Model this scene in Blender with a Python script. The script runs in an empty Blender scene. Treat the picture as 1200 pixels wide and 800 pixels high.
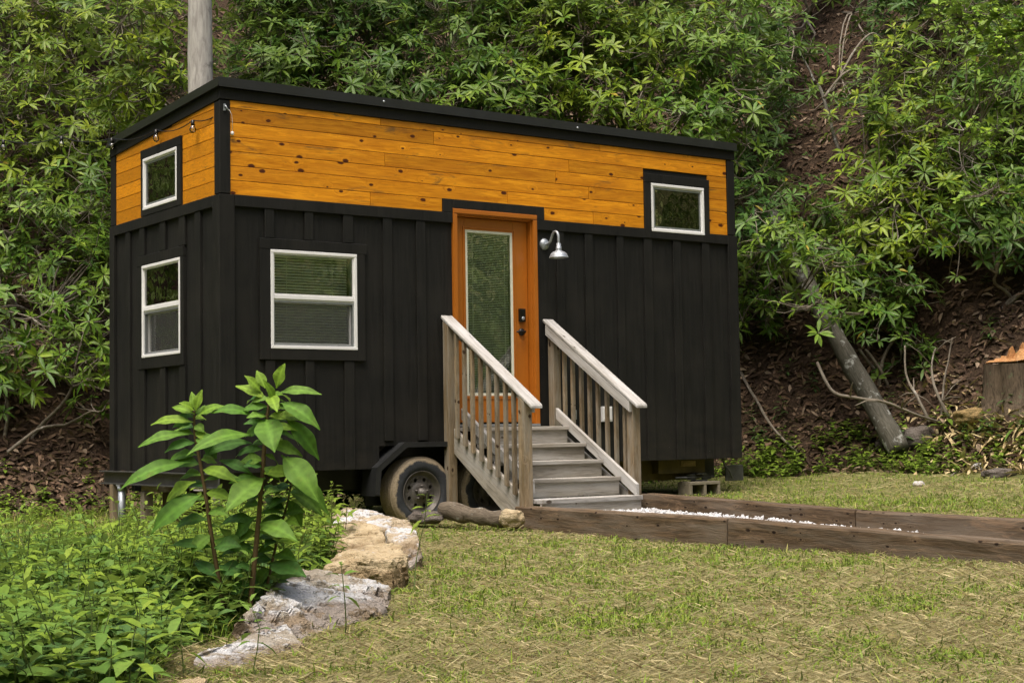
import bpy, bmesh, math, random
import numpy as np
from mathutils import Vector, Matrix, noise as mnoise
rng = np.random.default_rng(7); random.seed(7)
sc = bpy.context.scene
COL = sc.collection

# ------------------------------------------------------------------ camera (solved from the building's edges)
FPX = 1834.68
YAW, PITCH, ROLL = math.radians(35.6086), math.radians(3.3330), math.radians(-0.88612)
CAM = np.array([-5.81662, -12.42057, 0.85725])
_f = np.array([math.sin(YAW)*math.cos(PITCH), math.cos(YAW)*math.cos(PITCH), math.sin(PITCH)])
_r0 = np.array([math.cos(YAW), -math.sin(YAW), 0.0]); _u0 = np.cross(_r0, _f)
_r = math.cos(ROLL)*_r0 + math.sin(ROLL)*_u0
_u = -math.sin(ROLL)*_r0 + math.cos(ROLL)*_u0
def ray(x, y): return _f + _r*(x-600)/FPX - _u*(y-400)/FPX
def at(x, y, d): return CAM + ray(x, y)*d
def on(x, y, ax, v):
    q = ray(x, y); return CAM + q*((v-CAM[ax])/q[ax])
R2 = np.array([math.cos(YAW), -math.sin(YAW)]); F2 = np.array([math.sin(YAW), math.cos(YAW)])
def to_sd(x, y): 
    x = np.asarray(x, float)-CAM[0]; y = np.asarray(y, float)-CAM[1]
    return x*R2[0]+y*R2[1], x*F2[0]+y*F2[1]
def from_sd(s, d): return CAM[0]+s*R2[0]+d*F2[0], CAM[1]+s*R2[1]+d*F2[1]

cam = bpy.data.cameras.new('camera'); camo = bpy.data.objects.new('camera', cam); COL.objects.link(camo)
cam.sensor_fit = 'HORIZONTAL'; cam.sensor_width = 36; cam.lens = FPX/1200*36; cam.clip_start = .1; cam.clip_end = 600
camo.matrix_world = Matrix(((_r[0], _u[0], -_f[0], CAM[0]), (_r[1], _u[1], -_f[1], CAM[1]), (_r[2], _u[2], -_f[2], CAM[2]), (0, 0, 0, 1)))
sc.camera = camo

# ------------------------------------------------------------------ smooth value noise for numpy
_tab = rng.random((64, 64))
def vnoise(x, y):
    x = np.asarray(x, float); y = np.asarray(y, float)
    xi = np.floor(x).astype(int); yi = np.floor(y).astype(int); fx = x-xi; fy = y-yi
    fx = fx*fx*(3-2*fx); fy = fy*fy*(3-2*fy)
    g = lambda a, b: _tab[a % 64, b % 64]
    return (g(xi, yi)*(1-fx)+g(xi+1, yi)*fx)*(1-fy)+(g(xi, yi+1)*(1-fx)+g(xi+1, yi+1)*fx)*fy
def fbm(x, y): return .5*vnoise(x, y)+.3*vnoise(2.1*x+5, 2.1*y+9)+.2*vnoise(4.3*x+17, 4.3*y+3)

# ------------------------------------------------------------------ terrain
_S = [-80, -30, -12, -8, -5.2, -3, 0, 2.8, 4.2, 5, 5.8, 8, 12, 30, 80]
_D = [11, 12, 15, 16.7, 17.3, 18.6, 19.7, 19.3, 18.5, 17.8, 16.9, 15.0, 13, 9, 8]
def foot(s): return np.interp(s, _S, _D)
def ground(x, y):
    x = np.asarray(x, float); y = np.asarray(y, float)
    s, d = to_sd(x, y)
    h = np.interp(x, [-12, -2, 2.2, 3.5, 6, 9, 13, 20], [-.06, -.01, 0, .11, .19, .36, .45, .6])
    h = h + .07*np.exp(-((x-1.5)**2+(y+.3)**2)/.9)
    h = h + (fbm(x*.6, y*.6)-.5)*.07 + (vnoise(x*2.3, y*2.3)-.5)*.025
    pathz = .165+np.interp(y, [-8, -5, -3, -1.4], [-.21, -.125, -.052, -.016])-.05
    inp = np.clip(np.minimum(x-2.26, 3.66-x)/.05, 0, 1)*np.clip((-1.2-y)/.05, 0, 1)*np.clip((y+9.7)/.2, 0, 1)
    h = h*(1-inp)+np.minimum(h, pathz)*inp
    t = np.maximum(d-foot(s), 0)
    h = h + np.where(t < 16, .95*t*t/(t+.6), .95*16*16/16.6+(t-16)*.45)
    h = h + np.minimum(t, 1.5)*((fbm(x*.45+3, y*.45)-.5)*.8 + (fbm(x*1.7, y*1.7)-.5)*.3)
    b = np.maximum(-9-d, 0); h = h + .75*b*b/(b+6)
    w = np.maximum(np.abs(s)-26, 0); h = h + .5*w*w/(w+8)
    return h
def G(x, y, lo=3.0):
    q = ray(x, y); t = lo
    while t < 60:
        p = CAM+q*t
        if p[2] < ground(p[0], p[1]): return np.array([p[0], p[1], float(ground(p[0], p[1]))])
        t += .04
    return CAM+q*30

# ------------------------------------------------------------------ object helpers
def tag(o, label=None, cat=None, group=None, kind=None):
    if label: o['label'] = label
    if cat: o['category'] = cat
    if group: o['group'] = group
    if kind: o['kind'] = kind
    return o
def empty(name, loc, label, cat, group=None):
    o = bpy.data.objects.new(name, None); COL.objects.link(o); o.location = Vector([float(a) for a in loc]); o.empty_display_size = .2
    return tag(o, label, cat, group)
def base_of(o):
    p = Vector((0, 0, 0))
    while o is not None: p = p+Vector(o.location); o = o.parent
    return p
def link(name, me, mat, parent=None, bevel=0, loc=None):
    o = bpy.data.objects.new(name, me); COL.objects.link(o)
    if mat is not None:
        me.materials.append(mat)
    off = Vector((0, 0, 0))
    if parent is not None: o.parent = parent; off = base_of(parent)
    elif loc is not None: off = Vector([float(a) for a in loc]); o.location = off
    if off.length > 0: me.transform(Matrix.Translation(-off))
    if bevel:
        m = o.modifiers.new('edge', 'BEVEL'); m.width = bevel; m.segments = 2; m.limit_method = 'ANGLE'; m.angle_limit = math.radians(40)
    return o

class MB:
    """mesh collector: boxes, oriented beams, prisms, tubes and lathes, with lengthwise coordinates (lc) and a random colour (col) per piece"""
    def __init__(s): s.v = []; s.f = []; s.lc = []; s.c = []; s.sm = []
    def add(s, vs, fs, lc=None, smooth=False):
        n = len(s.v); c = (random.random(), random.random(), random.random(), 1)
        vs = [tuple(float(a) for a in p) for p in vs]
        s.v += vs; s.f += [tuple(i+n for i in f) for f in fs]; s.sm += [smooth]*len(fs)
        o = (random.uniform(0, 40), random.uniform(0, 40), random.uniform(0, 40))
        lc = vs if lc is None else lc
        s.lc += [(p[0]+o[0], p[1]+o[1], p[2]+o[2]) for p in lc]; s.c += [c]*len(vs)
        return s
    def box(s, x0, x1, y0, y1, z0, z1):
        vs = [(x, y, z) for z in (z0, z1) for y in (y0, y1) for x in (x0, x1)]
        d = sorted(range(3), key=lambda i: -abs((x1-x0, y1-y0, z1-z0)[i]))
        lc = [tuple(v[i] for i in d) for v in vs]
        return s.add(vs, [(0, 2, 3, 1), (4, 5, 7, 6), (0, 1, 5, 4), (2, 6, 7, 3), (0, 4, 6, 2), (1, 3, 7, 5)], lc)
    def beam(s, p0, p1, w, h, up=(0, 0, 1), jit=0):
        p0 = Vector(p0); p1 = Vector(p1); a = (p1-p0); L = a.length; a.normalize()
        r = a.cross(Vector(up)).normalized(); u = r.cross(a)
        vs = []; lc = []
        for t, p in ((0, p0), (L, p1)):
            for i, j in ((-1, -1), (1, -1), (1, 1), (-1, 1)):
                k = Vector((random.uniform(-1, 1), random.uniform(-1, 1), random.uniform(-1, 1)))*jit
                vs.append(tuple(p+r*(i*w/2)+u*(j*h/2)+k)); lc.append((t, i*w/2, j*h/2))
        return s.add(vs, [(3, 2, 1, 0), (4, 5, 6, 7), (0, 1, 5, 4), (1, 2, 6, 5), (2, 3, 7, 6), (3, 0, 4, 7)], lc)
    def prism(s, poly, ax, a0, a1):
        """poly: 2D points in the plane across axis ax, extruded from a0 to a1"""
        n = len(poly); mk = {0: lambda p, a: (a, p[0], p[1]), 1: lambda p, a: (p[0], a, p[1]), 2: lambda p, a: (p[0], p[1], a)}[ax]
        vs = [mk(p, a0) for p in poly]+[mk(p, a1) for p in poly]
        fs = [tuple(range(n)), tuple(range(2*n-1, n-1, -1))]+[(i, i+n, (i+1) % n+n, (i+1) % n) for i in range(n)]
        e = max(((poly[(i+1) % n][0]-poly[i][0], poly[(i+1) % n][1]-poly[i][1]) for i in range(n)), key=lambda q: q[0]**2+q[1]**2); l = math.hypot(*e); e = (e[0]/l, e[1]/l)
        lc = [(p[0]*e[0]+p[1]*e[1], -p[0]*e[1]+p[1]*e[0], a) for a in (a0, a1) for p in poly]
        return s.add(vs, fs, lc)
    def tube(s, pts, rad, seg=8, cap=True):
        pts = [Vector([float(a) for a in p]) for p in pts]; n = len(pts)
        rad = [rad]*n if isinstance(rad, (int, float)) else list(rad)
        vs = []; lc = []; L = 0; prev = None
        for i, p in enumerate(pts):
            t = (pts[min(i+1, n-1)]-pts[max(i-1, 0)]).normalized()
            if prev is None:
                r = t.orthogonal().normalized()
            else:
                r = (prev-t*prev.dot(t)).normalized()
            prev = r; b = t.cross(r)
            if i: L += (p-pts[i-1]).length
            for k in range(seg):
                a = 2*math.pi*k/seg
                vs.append(tuple(p+(r*math.cos(a)+b*math.sin(a))*rad[i])); lc.append((L, math.cos(a)*rad[i], math.sin(a)*rad[i]))
        fs = [(i*seg+k, i*seg+(k+1) % seg, (i+1)*seg+(k+1) % seg, (i+1)*seg+k) for i in range(n-1) for k in range(seg)]
        if cap: fs += [tuple(range(seg-1, -1, -1)), tuple((n-1)*seg+k for k in range(seg))]
        return s.add(vs, fs, lc, True)
    def lathe(s, prof, c, ax=2, seg=32, smooth=True):
        """prof: (radius, along) pairs turned about the axis ax through c"""
        vs = []
        for r_, h in prof:
            for k in range(seg):
                a = 2*math.pi*k/seg; q = [r_*math.cos(a), r_*math.sin(a)]
                p = [0, 0, 0]; o = [i for i in range(3) if i != ax]; p[o[0]] = q[0]; p[o[1]] = q[1]; p[ax] = h
                vs.append((p[0]+c[0], p[1]+c[1], p[2]+c[2]))
        m = len(prof)
        fs = [(i*seg+k, i*seg+(k+1) % seg, (i+1)*seg+(k+1) % seg, (i+1)*seg+k) for i in range(m-1) for k in range(seg)]
        return s.add(vs, fs, None, smooth)
    def obj(s, name, mat, parent=None, bevel=0, loc=None, flip=True):
        me = bpy.data.meshes.new(name); me.from_pydata(s.v, [], s.f)
        a = me.attributes.new('lc', 'FLOAT_VECTOR', 'POINT'); a.data.foreach_set('vector', np.array(s.lc, np.float32).ravel())
        a = me.attributes.new('col', 'FLOAT_COLOR', 'POINT'); a.data.foreach_set('color', np.array(s.c, np.float32).ravel())
        me.polygons.foreach_set('use_smooth', s.sm)
        if flip:
            bm = bmesh.new(); bm.from_mesh(me); bmesh.ops.recalc_face_normals(bm, faces=bm.faces); bm.to_mesh(me); bm.free()
        return link(name, me, mat, parent, bevel, loc)

def lerp_pts(ps, n):
    ps = [Vector([float(a) for a in p]) for p in ps]; out = []
    for i in range(n+1):
        t = i/n*(len(ps)-1); k = min(int(t), len(ps)-2); u = t-k
        p0 = ps[max(k-1, 0)]; p1 = ps[k]; p2 = ps[k+1]; p3 = ps[min(k+2, len(ps)-1)]
        out.append(.5*((2*p1)+(p2-p0)*u+(2*p0-5*p1+4*p2-p3)*u*u+(3*p1-p0-3*p2+p3)*u*u*u))
    return out
def np_mesh(name, V, T, C=None, smooth=True, L=None):
    V = np.ascontiguousarray(V, np.float32); T = np.ascontiguousarray(T, np.int32); k = T.shape[1]
    me = bpy.data.meshes.new(name); me.vertices.add(len(V)); me.vertices.foreach_set('co', V.ravel())
    me.loops.add(T.size); me.loops.foreach_set('vertex_index', T.ravel())
    me.polygons.add(len(T)); me.polygons.foreach_set('loop_start', np.arange(0, T.size, k, dtype=np.int32))
    me.polygons.foreach_set('use_smooth', np.full(len(T), smooth))
    if C is not None:
        a = me.attributes.new('col', 'FLOAT_COLOR', 'POINT'); C = np.asarray(C, np.float32)
        if C.shape[1] == 3: C = np.hstack([C, np.ones((len(C), 1), np.float32)])
        a.data.foreach_set('color', np.ascontiguousarray(C, np.float32).ravel())
    if L is not None:
        a = me.attributes.new('lc', 'FLOAT_VECTOR', 'POINT'); a.data.foreach_set('vector', np.ascontiguousarray(L, np.float32).ravel())
    me.update(calc_edges=True); return me

def unit(v): return v/np.maximum(np.linalg.norm(v, axis=-1, keepdims=True), 1e-9)
def leaves(B, D, N, L, W, droop, C, fold=.18, prof=((.28, .8), (.62, 1.0))):
    """leaf blades: base B, direction D, upper side N; eight points, folded along the midrib, bending down by droop"""
    n = len(B); D = unit(D); S = unit(np.cross(D, N)); N = np.cross(S, D)
    L = np.broadcast_to(L, n)[:, None]; W = np.broadcast_to(W, n)[:, None]; dr = np.broadcast_to(droop, n)[:, None]
    down = np.array([0, 0, -1.0])
    def mid(t): return B + D*L*t + (down*.6-N*.4)*(dr*L*t*t)
    m0, m1, m2, m3 = mid(0), mid(prof[0][0]), mid(prof[1][0]), mid(1.0)
    up = N*fold*W
    w1, w2 = W*.5*prof[0][1], W*.5*prof[1][1]
    V = np.stack([m0, m1, m2, m3, m1+S*w1+up*.8, m2+S*w2+up, m1-S*w1+up*.8, m2-S*w2+up], 1).reshape(-1, 3)
    t = np.array([[0, 4, 1], [1, 4, 5], [1, 5, 2], [2, 5, 3], [0, 1, 6], [1, 7, 6], [1, 2, 7], [2, 3, 7]])
    T = (t[None]+8*np.arange(n)[:, None, None]).reshape(-1, 3)
    return V, T, np.repeat(C, 8, axis=0)
def blades(B, D, up, L, W, bend, C):
    """grass blades: five points each, bending along D"""
    n = len(B); S = unit(np.cross(D, up)); L = L[:, None]; W = W[:, None]; bend = bend[:, None]
    m = B + up*L*.55 + D*L*bend*.25; tip = B + up*L*(1-.45*bend) + D*L*bend
    V = np.stack([B-S*W*.5, B+S*W*.5, m-S*W*.4, m+S*W*.4, tip], 1).reshape(-1, 3)
    t = np.array([[0, 1, 3], [0, 3, 2], [2, 3, 4]])
    return V, (t[None]+5*np.arange(n)[:, None, None]).reshape(-1, 3), np.repeat(C, 5, axis=0)
def join(parts):
    V, T, C, o = [], [], [], 0
    for v, t, c in parts:
        V.append(v); T.append(t+o); C.append(c); o += len(v)
    return np.vstack(V), np.vstack(T), np.vstack(C)

# ------------------------------------------------------------------ materials
def new_mat(name):
    m = bpy.data.materials.new(name); m.use_nodes = True; nt = m.node_tree; nt.nodes.clear()
    out = nt.nodes.new('ShaderNodeOutputMaterial'); b = nt.nodes.new('ShaderNodeBsdfPrincipled'); nt.links.new(b.outputs[0], out.inputs[0])
    return m, nt, b, out
class NT:
    def __init__(s, nt): s.nt = nt
    def n(s, t, **kw):
        x = s.nt.nodes.new('ShaderNode'+t)
        for k, v in kw.items():
            if k.startswith('i_'): s.set(x.inputs[int(k[2:])], v)
            else: setattr(x, k, v)
        return x
    def set(s, inp, v):
        if hasattr(v, 'is_linked') or isinstance(v, bpy.types.NodeSocket): s.nt.links.new(v, inp)
        elif isinstance(v, (tuple, list)) and len(v) == 3 and inp.type == 'RGBA': inp.default_value = (*v, 1)
        else: inp.default_value = v
    def noise(s, vec, scale, detail=4, rough=.55, dist=0):
        x = s.n('TexNoise'); s.set(x.inputs['Vector'], vec); x.inputs['Scale'].default_value = scale; x.inputs['Detail'].default_value = detail
        x.inputs['Roughness'].default_value = rough; x.inputs['Distortion'].default_value = dist; return x.outputs['Fac']
    def scale(s, vec, sx, sy, sz):
        x = s.n('VectorMath', operation='MULTIPLY'); s.set(x.inputs[0], vec); x.inputs[1].default_value = (sx, sy, sz); return x.outputs[0]
    def vadd(s, a, b):
        x = s.n('VectorMath', operation='ADD'); s.set(x.inputs[0], a); s.set(x.inputs[1], b); return x.outputs[0]
    def math(s, op, a, b=0.0, clamp=False):
        x = s.n('Math', operation=op, use_clamp=clamp); s.set(x.inputs[0], a); s.set(x.inputs[1], b); return x.outputs[0]
    def ramp(s, fac, *st):
        x = s.n('ValToRGB'); s.set(x.inputs[0], fac); e = x.color_ramp.elements
        while len(e) < len(st): e.new(.5)
        for el, (p, c) in zip(e, st): el.position = p; el.color = (*c, 1) if isinstance(c, (tuple, list)) else (c, c, c, 1)
        return x.outputs[0]
    def step(s, fac, a, b):
        x = s.n('MapRange', clamp=True); s.set(x.inputs[0], fac); x.inputs[1].default_value = a; x.inputs[2].default_value = b; return x.outputs[0]
    def mix(s, fac, a, b, mode='MIX'):
        x = s.n('Mix', data_type='RGBA', blend_type=mode); s.set(x.inputs[0], fac); s.set(x.inputs[6], a); s.set(x.inputs[7], b); return x.outputs[2]
    def attr(s, name): return s.n('Attribute', attribute_name=name)
    def bump(s, h, strength, dist=.01):
        x = s.n('Bump'); x.inputs['Strength'].default_value = strength; x.inputs['Distance'].default_value = dist; s.set(x.inputs['Height'], h); return x.outputs[0]
    def pos(s): return s.n('NewGeometry').outputs['Position']
def P(b, **kw):
    names = dict(col='Base Color', rough='Roughness', metal='Metallic', spec='Specular IOR Level', nrm='Normal')
    return names

def plain(name, col, rough=.5, metal=0, spec=.5, var=.15, scale=30, bump=.0, stretch=(1, 1, 1)):
    m, nt, b, out = new_mat(name); k = NT(nt)
    v = k.scale(k.n('TexCoord').outputs['Object'], *stretch)
    f = k.noise(v, scale, 5)
    c = k.ramp(f, (.25, tuple(a*(1-var) for a in col)), (.75, tuple(min(1, a*(1+var)) for a in col)))
    k.set(b.inputs['Base Color'], c); b.inputs['Metallic'].default_value = metal; b.inputs['Specular IOR Level'].default_value = spec
    k.set(b.inputs['Roughness'], k.ramp(k.noise(v, scale*.37, 4), (.3, rough*.85), (.7, min(1, rough*1.15))))
    if bump: k.set(b.inputs['Normal'], k.bump(f, bump))
    return m

def wood(name, c0, c1, knot=(.1, .05, .02), grey=None, rough=.6, gscale=1.0, knots=1.0, tint=.25, bump=.25, stain=None, spec=.4, fdark=.6, blush=None):
    """boards: grain runs along the piece's own length, with knots; every piece has its own tint"""
    m, nt, b, out = new_mat(name); k = NT(nt)
    lc = k.attr('lc').outputs['Vector']; col = k.attr('col')
    sep = k.n('SeparateColor'); k.set(sep.inputs[0], col.outputs['Color'])
    # knots bend the grain around them
    vo = k.n('TexVoronoi', feature='F1', voronoi_dimensions='2D'); ls = k.n('SeparateXYZ'); k.set(ls.inputs[0], lc); kv = k.n('CombineXYZ'); k.set(kv.inputs[0], k.math('MULTIPLY', ls.outputs[0], 4.6*gscale)); k.set(kv.inputs[1], k.math('MULTIPLY', k.math('ADD', ls.outputs[1], ls.outputs[2]), 8.5*gscale)); k.set(vo.inputs['Vector'], kv.outputs[0]); vo.inputs['Scale'].default_value = 1; vo.inputs['Randomness'].default_value = 1
    kd = k.math('ADD', vo.outputs['Distance'], k.math('MULTIPLY', k.math('SUBTRACT', k.noise(lc, 38, 3), .5), .09)); vc = k.n('SeparateColor'); k.set(vc.inputs[0], vo.outputs['Color'])
    gate = k.math('GREATER_THAN', vc.outputs[0], 1-.30*knots)
    size = k.math('MULTIPLY_ADD', vc.outputs[1], .15); nt.nodes[-1].inputs[2].default_value = .045
    kn = k.math('MULTIPLY', gate, k.math('SUBTRACT', 1.0, k.math('DIVIDE', kd, size), True))
    warp = k.math('MULTIPLY', gate, k.math('SUBTRACT', 1.0, k.math('MULTIPLY', kd, 2.6), True))
    g = k.scale(lc, 1.6*gscale, 26*gscale, 26*gscale)
    w = k.n('CombineXYZ'); k.set(w.inputs[1], k.math('MULTIPLY', warp, 3.0)); k.set(w.inputs[2], k.math('MULTIPLY', k.noise(k.scale(lc, 1.2, 3, 3), 1.5, 3), 5.0))
    g = k.vadd(g, w.outputs[0])
    gr = k.noise(g, 1.0, 5, .6, .6)
    fine = k.noise(k.scale(lc, 5*gscale, 170*gscale, 170*gscale), 1.0, 3, .6)
    c = k.ramp(gr, (.28, c0), (.5, tuple((a+d)/2 for a, d in zip(c0, c1))), (.72, c1))
    c = k.mix(k.step(fine, .52, .8), c, tuple(a*fdark for a in c0))
    hv = k.n('HueSaturation'); k.set(hv.inputs['Color'], c)
    hv.inputs['Saturation'].default_value = 1.0
    k.set(hv.inputs['Value'], k.math('MULTIPLY_ADD', sep.outputs[0], tint*2)); nt.nodes[-1].inputs[2].default_value = 1-tint
    c = hv.outputs[0]
    if grey is not None:
        gm = k.step(k.noise(k.scale(lc, 1.1, 9, 9), 1.2, 5, .65), .42, .66)
        c = k.mix(gm, c, grey)
    if blush is not None: c = k.mix(k.math('MULTIPLY', k.step(k.noise(k.scale(lc, .9, 5, 5), 1.6, 4, .6), .45, .72), .6), c, blush)
    if stain is not None:
        sm = k.step(k.noise(k.scale(lc, 1.3, 7, 7), 1.3, 5, .7, .8), .575, .68)
        c = k.mix(k.math('MULTIPLY', sm, .75), c, stain)
    if knots > 0: c = k.mix(k.math('MULTIPLY', kn, 2.8, True), c, knot)
    k.set(b.inputs['Base Color'], c); k.set(b.inputs['Roughness'], k.ramp(gr, (.3, rough*.85), (.7, min(1, rough*1.15))))
    b.inputs['Specular IOR Level'].default_value = spec
    k.set(b.inputs['Normal'], k.bump(k.math('ADD', gr, k.math('MULTIPLY', fine, .6)), bump, .006))
    return m

def leaf_mat(name, rough=.42, trans=.22, spec=.45):
    m, nt, b, out = new_mat(name); k = NT(nt)
    c = k.attr('col').outputs['Color']
    back = k.n('NewGeometry').outputs['Backfacing']
    vein = k.noise(k.n('TexCoord').outputs['Object'], 35, 3)
    c2 = k.mix(1.0, c, k.ramp(vein, (.3, .8), (.7, 1.15)), 'MULTIPLY')
    bl = k.noise(k.n('TexCoord').outputs['Object'], 14, 4, .65); c2 = k.mix(k.math('MULTIPLY', k.step(bl, .58, .72), .35), c2, (.22, .25, .05))
    sp = k.noise(k.n('TexCoord').outputs['Object'], 85, 2); c2 = k.mix(k.math('MULTIPLY', k.step(sp, .70, .75), .7), c2, (.09, .06, .02))
    c2 = k.mix(k.math('MULTIPLY', back, .35), c2, (.19, .22, .11))
    k.set(b.inputs['Base Color'], c2); b.inputs['Roughness'].default_value = rough; b.inputs['Specular IOR Level'].default_value = spec
    tr = k.n('BsdfTranslucent'); k.set(tr.inputs[0], k.mix(.5, c2, (.16, .24, .03)))
    mx = k.n('MixShader'); mx.inputs[0].default_value = trans; nt.links.new(b.outputs[0], mx.inputs[1]); nt.links.new(tr.outputs[0], mx.inputs[2])
    nt.links.new(mx.outputs[0], out.inputs[0]); return m

def siding_mat():
    m, nt, b, out = new_mat('black_stained_boards'); k = NT(nt)
    p = k.pos(); g = k.noise(k.scale(p, 42, 42, 1.6), 1, 5, .65, .5); f = k.noise(k.scale(p, 190, 190, 9), 1, 3)
    d = k.noise(p, 1.7, 5, .6)
    c = k.ramp(g, (.3, (.0065, .0067, .0061)), (.7, (.0150, .0148, .0133)))
    c = k.mix(k.step(d, .45, .75), c, (.019, .0178, .015))
    sz_ = k.n('SeparateXYZ'); k.set(sz_.inputs[0], p); low = k.math('MULTIPLY', k.step(sz_.outputs[2], 1.15, .52), k.step(k.noise(k.scale(p, 3, 3, 9), 1, 6, .7), .40, .78))
    c = k.mix(k.math('MULTIPLY', low, .35), c, (.055, .045, .033))
    sp = k.n('TexVoronoi'); k.set(sp.inputs['Vector'], p); sp.inputs['Scale'].default_value = 11
    ss = k.n('SeparateColor'); k.set(ss.inputs[0], sp.outputs['Color'])
    spot = k.math('MULTIPLY', k.math('LESS_THAN', sp.outputs['Distance'], .035), k.math('GREATER_THAN', ss.outputs[0], .9))
    c = k.mix(spot, c, (.12, .12, .11))
    k.set(b.inputs['Base Color'], c); k.set(b.inputs['Roughness'], k.ramp(g, (.3, .55), (.7, .75))); b.inputs['Specular IOR Level'].default_value = .2
    k.set(b.inputs['Normal'], k.bump(k.math('ADD', g, k.math('MULTIPLY', f, .5)), .35, .005)); return m

def glass_mat(name='window_glass', tint=(.95, .98, .96)):
    m, nt, b, out = new_mat(name); k = NT(nt); nt.nodes.remove(b)
    fr = k.n('Fresnel'); fr.inputs[0].default_value = 1.55
    tr = k.n('BsdfTransparent'); tr.inputs[0].default_value = (*tint, 1)
    gl = k.n('BsdfGlossy'); gl.inputs['Roughness'].default_value = .015
    wv = k.noise(k.pos(), 3.2, 2); k.set(gl.inputs['Normal'], k.bump(wv, .06, .05))
    mx = k.n('MixShader'); k.set(mx.inputs[0], k.math('MULTIPLY', fr.outputs[0], 1.9, True)); nt.links.new(tr.outputs[0], mx.inputs[1]); nt.links.new(gl.outputs[0], mx.inputs[2])
    nt.links.new(mx.outputs[0], out.inputs[0]); return m

def screen_mat():
    m, nt, b, out = new_mat('insect_screen'); k = NT(nt)
    b.inputs['Base Color'].default_value = (.085, .088, .085, 1); b.inputs['Roughness'].default_value = .6
    tr = k.n('BsdfTransparent'); mx = k.n('MixShader'); mx.inputs[0].default_value = .22
    nt.links.new(tr.outputs[0], mx.inputs[1]); nt.links.new(b.outputs[0], mx.inputs[2]); nt.links.new(mx.outputs[0], out.inputs[0]); return m

def rock_mat(name, a, bcol, c, d, seedoff=0.0, patch=.55, strata_shade=None):
    m, nt, b, out = new_mat(name); k = NT(nt)
    p = k.vadd(k.pos(), (seedoff, seedoff*1.7, seedoff*.3))
    n1 = k.noise(p, 6.5, 8, .72, .4); n2 = k.noise(k.vadd(p, (9, 4, 2)), 2.1, 6, .7, .8); lay = k.noise(k.scale(p, 6, 6, 40), 1, 4, .6, .5)
    co = k.ramp(n1, (.3, a), (.5, bcol), (.72, c))
    co = k.mix(k.step(lay, .55, .75), co, tuple(x*.6 for x in a))
    co = k.mix(k.math('MULTIPLY', k.step(k.math('ADD', n2, k.math('MULTIPLY', k.math('SUBTRACT', k.noise(p, 22, 5, .7), .5), .25)), patch, patch+.05), .85), co, d)
    if strata_shade:
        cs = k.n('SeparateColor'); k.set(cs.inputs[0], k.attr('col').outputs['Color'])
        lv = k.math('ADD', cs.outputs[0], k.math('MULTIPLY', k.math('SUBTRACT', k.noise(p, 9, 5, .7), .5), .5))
        co = k.mix(k.step(lv, .52, .64), k.mix(.65, co, k.ramp(n1, (.3, (.10, .062, .028)), (.7, (.24, .155, .075)))), co)  # brown lower rock layers also paint in the shade of the front faces
    sp = k.noise(p, 45, 4, .7); co = k.mix(k.step(sp, .62, .72), co, tuple(x*.45 for x in a))
    k.set(b.inputs['Base Color'], co); b.inputs['Roughness'].default_value = .88; b.inputs['Specular IOR Level'].default_value = .25
    k.set(b.inputs['Normal'], k.bump(k.math('ADD', n1, k.math('ADD', k.math('MULTIPLY', sp, .5), k.math('MULTIPLY', lay, .6))), 1.0, .045)); return m

def bark_mat(name, a, bcol, lich=(.4, .42, .38), lamt=.6, scale=1.0):
    m, nt, b, out = new_mat(name); k = NT(nt)
    lc = k.attr('lc').outputs['Vector']
    f = k.noise(k.scale(lc, 5*scale, 30*scale, 30*scale), 1, 5, .65, .8); g = k.noise(lc, 6*scale, 5, .65)
    co = k.ramp(f, (.3, a), (.7, bcol)); co = k.mix(k.step(g, lamt, lamt+.09), co, lich)
    k.set(b.inputs['Base Color'], co); b.inputs['Roughness'].default_value = .85; b.inputs['Specular IOR Level'].default_value = .25
    k.set(b.inputs['Normal'], k.bump(f, .7, .012)); return m

M = {}
M['siding'] = siding_mat()
M['cedar'] = wood('orange_stained_pine', (.46, .155, .004), (.80, .335, .012), knot=(.075, .016, .004), rough=.45, knots=.9, tint=.23, bump=.15, stain=(.12, .07, .025), spec=.3, blush=(.46, .155, .008))
M['door'] = plain('orange_door_paint', (.37, .115, .010), .38, var=.05, scale=6)
M['vinyl'] = plain('white_vinyl', (.78, .78, .79), .35, var=.04, scale=8)
M['cream'] = plain('cream_door_lite_frame', (.62, .63, .52), .45, var=.05)
M['grey_alu'] = plain('grey_aluminium', (.30, .32, .34), .4, .6)
M['black_metal'] = plain('black_painted_steel', (.016, .017, .018), .42, 0, .5, .3, 20, .1)
M['roof_metal'] = plain('black_coated_roof_edge', (.016, .017, .018), .34, 0, .5, .2, 6)
M['beam'] = plain('grey_steel_beam', (.075, .076, .075), .45, .3, .5, .35, 12, .1)
M['olive_beam'] = plain('olive_brown_board', (.075, .055, .018), .7, 0, .3, .35, 8, .2)
M['galv'] = plain('galvanised_steel', (.36, .39, .42), .48, .6, .5, .25, 25)
M['oil_black'] = plain('oil_rubbed_black', (.012, .011, .010), .35, .4, .5, .2)
M['glass'] = glass_mat()
M['screen'] = screen_mat()
M['blind'] = plain('window_blind_slats', (.88, .90, .84), .5, var=.03)
M['curtain'] = plain('grey_curtain', (.16, .14, .12), .9, var=.3, scale=6, stretch=(6, 6, 1))
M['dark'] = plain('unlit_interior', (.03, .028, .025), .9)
M['wood_grey'] = wood('weathered_deck_boards', (.20, .178, .145), (.38, .35, .30), knot=(.07, .05, .034), grey=(.40, .385, .36), rough=.8, knots=.5, tint=.28, bump=.7, spec=.2, fdark=.3)
M['wood_silver'] = wood('silver_weathered_boards', (.24, .225, .20), (.42, .405, .38), knot=(.08, .065, .05), grey=(.46, .455, .45), rough=.8, knots=.45, tint=.12, bump=.5, spec=.2, fdark=.3, stain=(.13, .125, .12))
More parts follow.
